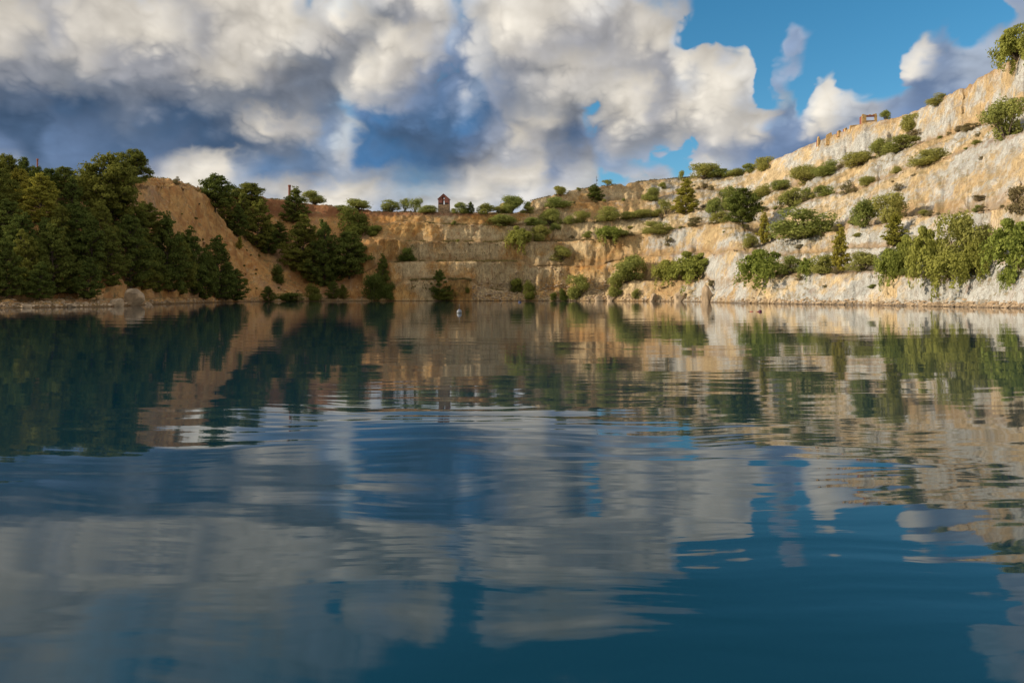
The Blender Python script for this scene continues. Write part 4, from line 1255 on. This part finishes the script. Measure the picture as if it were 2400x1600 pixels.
# ------------------------------------------------------------------ boulders and loose stone
def rock_mesh(seed, n=3):
    import bmesh
    bm = bmesh.new()
    bmesh.ops.create_icosphere(bm, subdivisions=n, radius=1.0)
    p = np.array([v.co[:] for v in bm.verts])
    cut = np.random.default_rng(seed)
    for _ in range(9):                                   # plane cuts give broken, angular faces
        d = sphere_dirs(1, cut)[0]
        s = p @ d
        lim = cut.uniform(.42, .72)
        p -= np.outer(np.maximum(s - lim, 0), d)
    p *= (1 + 0.10 * fbm(p * 2.5 + seed, 3))[:, None]
    for v, q in zip(bm.verts, p):
        v.co = q
    me = bpy.data.meshes.new("boulder")
    bm.to_mesh(me)
    bm.free()
    me.materials.append(ROCKS)
    return me
ROCKS = pbr("loose_limestone", (0.40, 0.30, 0.20), 0.95, 0.4, 1.5, 0.5)
RM = [rock_mesh(s) for s in (3, 4, 5, 6)]
def boulder(u, py, w, hgt, label, i):
    hit = eye_ray(u, py)[0]
    if hit is None:
        return
    o = link("boulder", RM[i % 4])
    k = hit.y / FPX
    o.location = hit + Vector((0, .2, hgt * k * .18))
    o.scale = (w * k * .56, w * k * .5, hgt * k * .78)
    o.rotation_euler = (0.1 * i, 0.07 * i, 0.5 * i)
    tag(o, label, "boulder", "boulders along the shore")
boulder(300, 700, 54, 40, "big pale squarish boulder at the left shore under the pines", 2)
boulder(262, 701, 34, 22, "darker boulder leaning against the left of the big pale one", 1)
boulder(340, 702, 22, 12, "small boulder just right of the big pale one", 3)
boulder(62, 706, 26, 11, "low boulder on the left shore under the second dark pine", 0)
boulder(160, 706, 24, 10, "low boulder on the left shore before the third dark pine", 2)
boulder(1627, 694, 26, 56, "upright rock pillar at the water left of the dark gully", 0)
boulder(1403, 690, 26, 22, "dark grey rock at the water under the open-crowned tree", 1)
boulder(1375, 691, 30, 18, "pale block at the water left of the dark grey rock", 3)
boulder(1500, 692, 26, 20, "rock at the water below the thin trailing bush", 2)
boulder(1560, 692, 30, 30, "broken rock mound at the water left of the rock pillar", 1)

rg = np.random.default_rng(99)
def scatter(name, n, region, smin, smax, label, mat=None):
    """angular loose stones lying on the ground, one heap"""
    base = np.array([(1, 0, -.3), (-.5, .87, -.3), (-.5, -.87, -.3), (.5, .6, .55), (-.75, 0, .5), (.4, -.6, .6)])
    tri = [(0, 1, 3), (1, 4, 3), (1, 2, 4), (2, 5, 4), (2, 0, 5), (0, 3, 5), (3, 4, 5), (0, 2, 1)]
    vs, fs = [], []
    for _ in range(n):
        u, py = region()
        hit, nr, _i, _d = eye_ray(u, py)
        if hit is None:
            continue
        s = rg.uniform(smin, smax) * (0.6 + rg.random() ** 3)
        a = rg.uniform(0, 6.28)
        rot = np.array([[math.cos(a), -math.sin(a), 0], [math.sin(a), math.cos(a), 0], [0, 0, 1]])
        p = (base * rg.uniform(.7, 1.3, (6, 3))) @ rot.T * s * np.array([1, 1, .75]) + np.array(hit)
        o = len(vs)
        vs += [tuple(q) for q in p]
        fs += [(a_ + o, b_ + o, c_ + o) for a_, b_, c_ in tri]
    tag(mesh_obj(name, vs, fs, mat or ROCKS), label, kind="stuff")
def r_scree():
    u = rg.uniform(1085, 1420)
    return u, 690 - abs(rg.normal()) * (24 + 20 * math.exp(-((u - 1260) / 70) ** 2))
scatter("scree", 1500, r_scree, .12, .55, "loose rubble at the foot of the back wall corner")
def r_left():
    u = rg.uniform(-20, 900)
    b = np.interp(u, [0, 250, 400, 570, 900], [706, 702, 695, 691, 689])
    return u, b - abs(rg.normal()) * 5.0 * (1.6 if u < 330 else .8)
scatter("shore_stones", 1400, r_left, .08, .30, "pale stones strewn along the left shore")
def r_right():
    u = rg.uniform(1420, 2352)
    b = np.interp(u, [1420, 1640, 1800, 2352], [690, 692, 696, 706])
    return u, b - abs(rg.normal()) * 5
scatter("shore_rubble", 1500, r_right, .10, .42, "pale rubble at the waterline of the right cliff")
def r_ledge():
    L = [L_E, L_D, L_C, L_B][rg.integers(0, 4)]
    t_ = np.array(L, float)
    u = rg.uniform(880, 2352)
    return u, np.interp(u, t_[:, 0], t_[:, 1]) + rg.uniform(-3, 5)
scatter("ledge_rubble", 900, r_ledge, .10, .34, "crumbled stone lying along the quarry ledges")

# thin grass on the ledges of the back wall and on the rim
def grass():
    cs = []
    for tab, u0, u1, n in ((L_C, 930, 1260, 700), (L_D, 870, 1240, 1300), (None, 890, 1215, 1500), (L_E, 910, 1085, 1300), (L_A, 330, 1230, 1500), (L_A, 1222, 1760, 900), (L_D, 1246, 1700, 500), (L_C, 1262, 1700, 500)):
        for _ in range(n):
            u = rg.uniform(u0, u1)
            if tab is None:
                py = np.interp(u, [850, 890, 940, 1200, 1215], [622, 604, 601, 601, 605])
                d = 221.0
            else:
                t_ = np.array(tab, float)
                py = np.interp(u, t_[:, 0], t_[:, 1])
                d = np.interp(u, t_[:, 0], t_[:, 2])
            if perlin(np.array([[u / 23.0, d / 9.0, n * .01]]))[0] < 0.02:
                continue
            y = d + rg.uniform(-.3, 2.2)
            x = (u - CX) / FPX * d
            g = ground_z(x, y, zat(py, d) + 2.5)
            if g is None:
                continue
            for _k in range(3):
                cs.append((x + rg.normal() * .35, y + rg.normal() * .25, g + rg.uniform(.0, .30) * (0.5 + rg.random())))
    cs = np.array(cs)
    nn = np.tile(np.array([0, -1.0, .4]), (len(cs), 1))
    v, f = leaves(cs, nn, .22, rg, 1.3, .6, 1.0)
    o = mesh_obj("ledge_grass", v, f, MAT['grass'])
    tag(o, "thin dry grass along the ledges and the rim", kind="stuff")
grass()
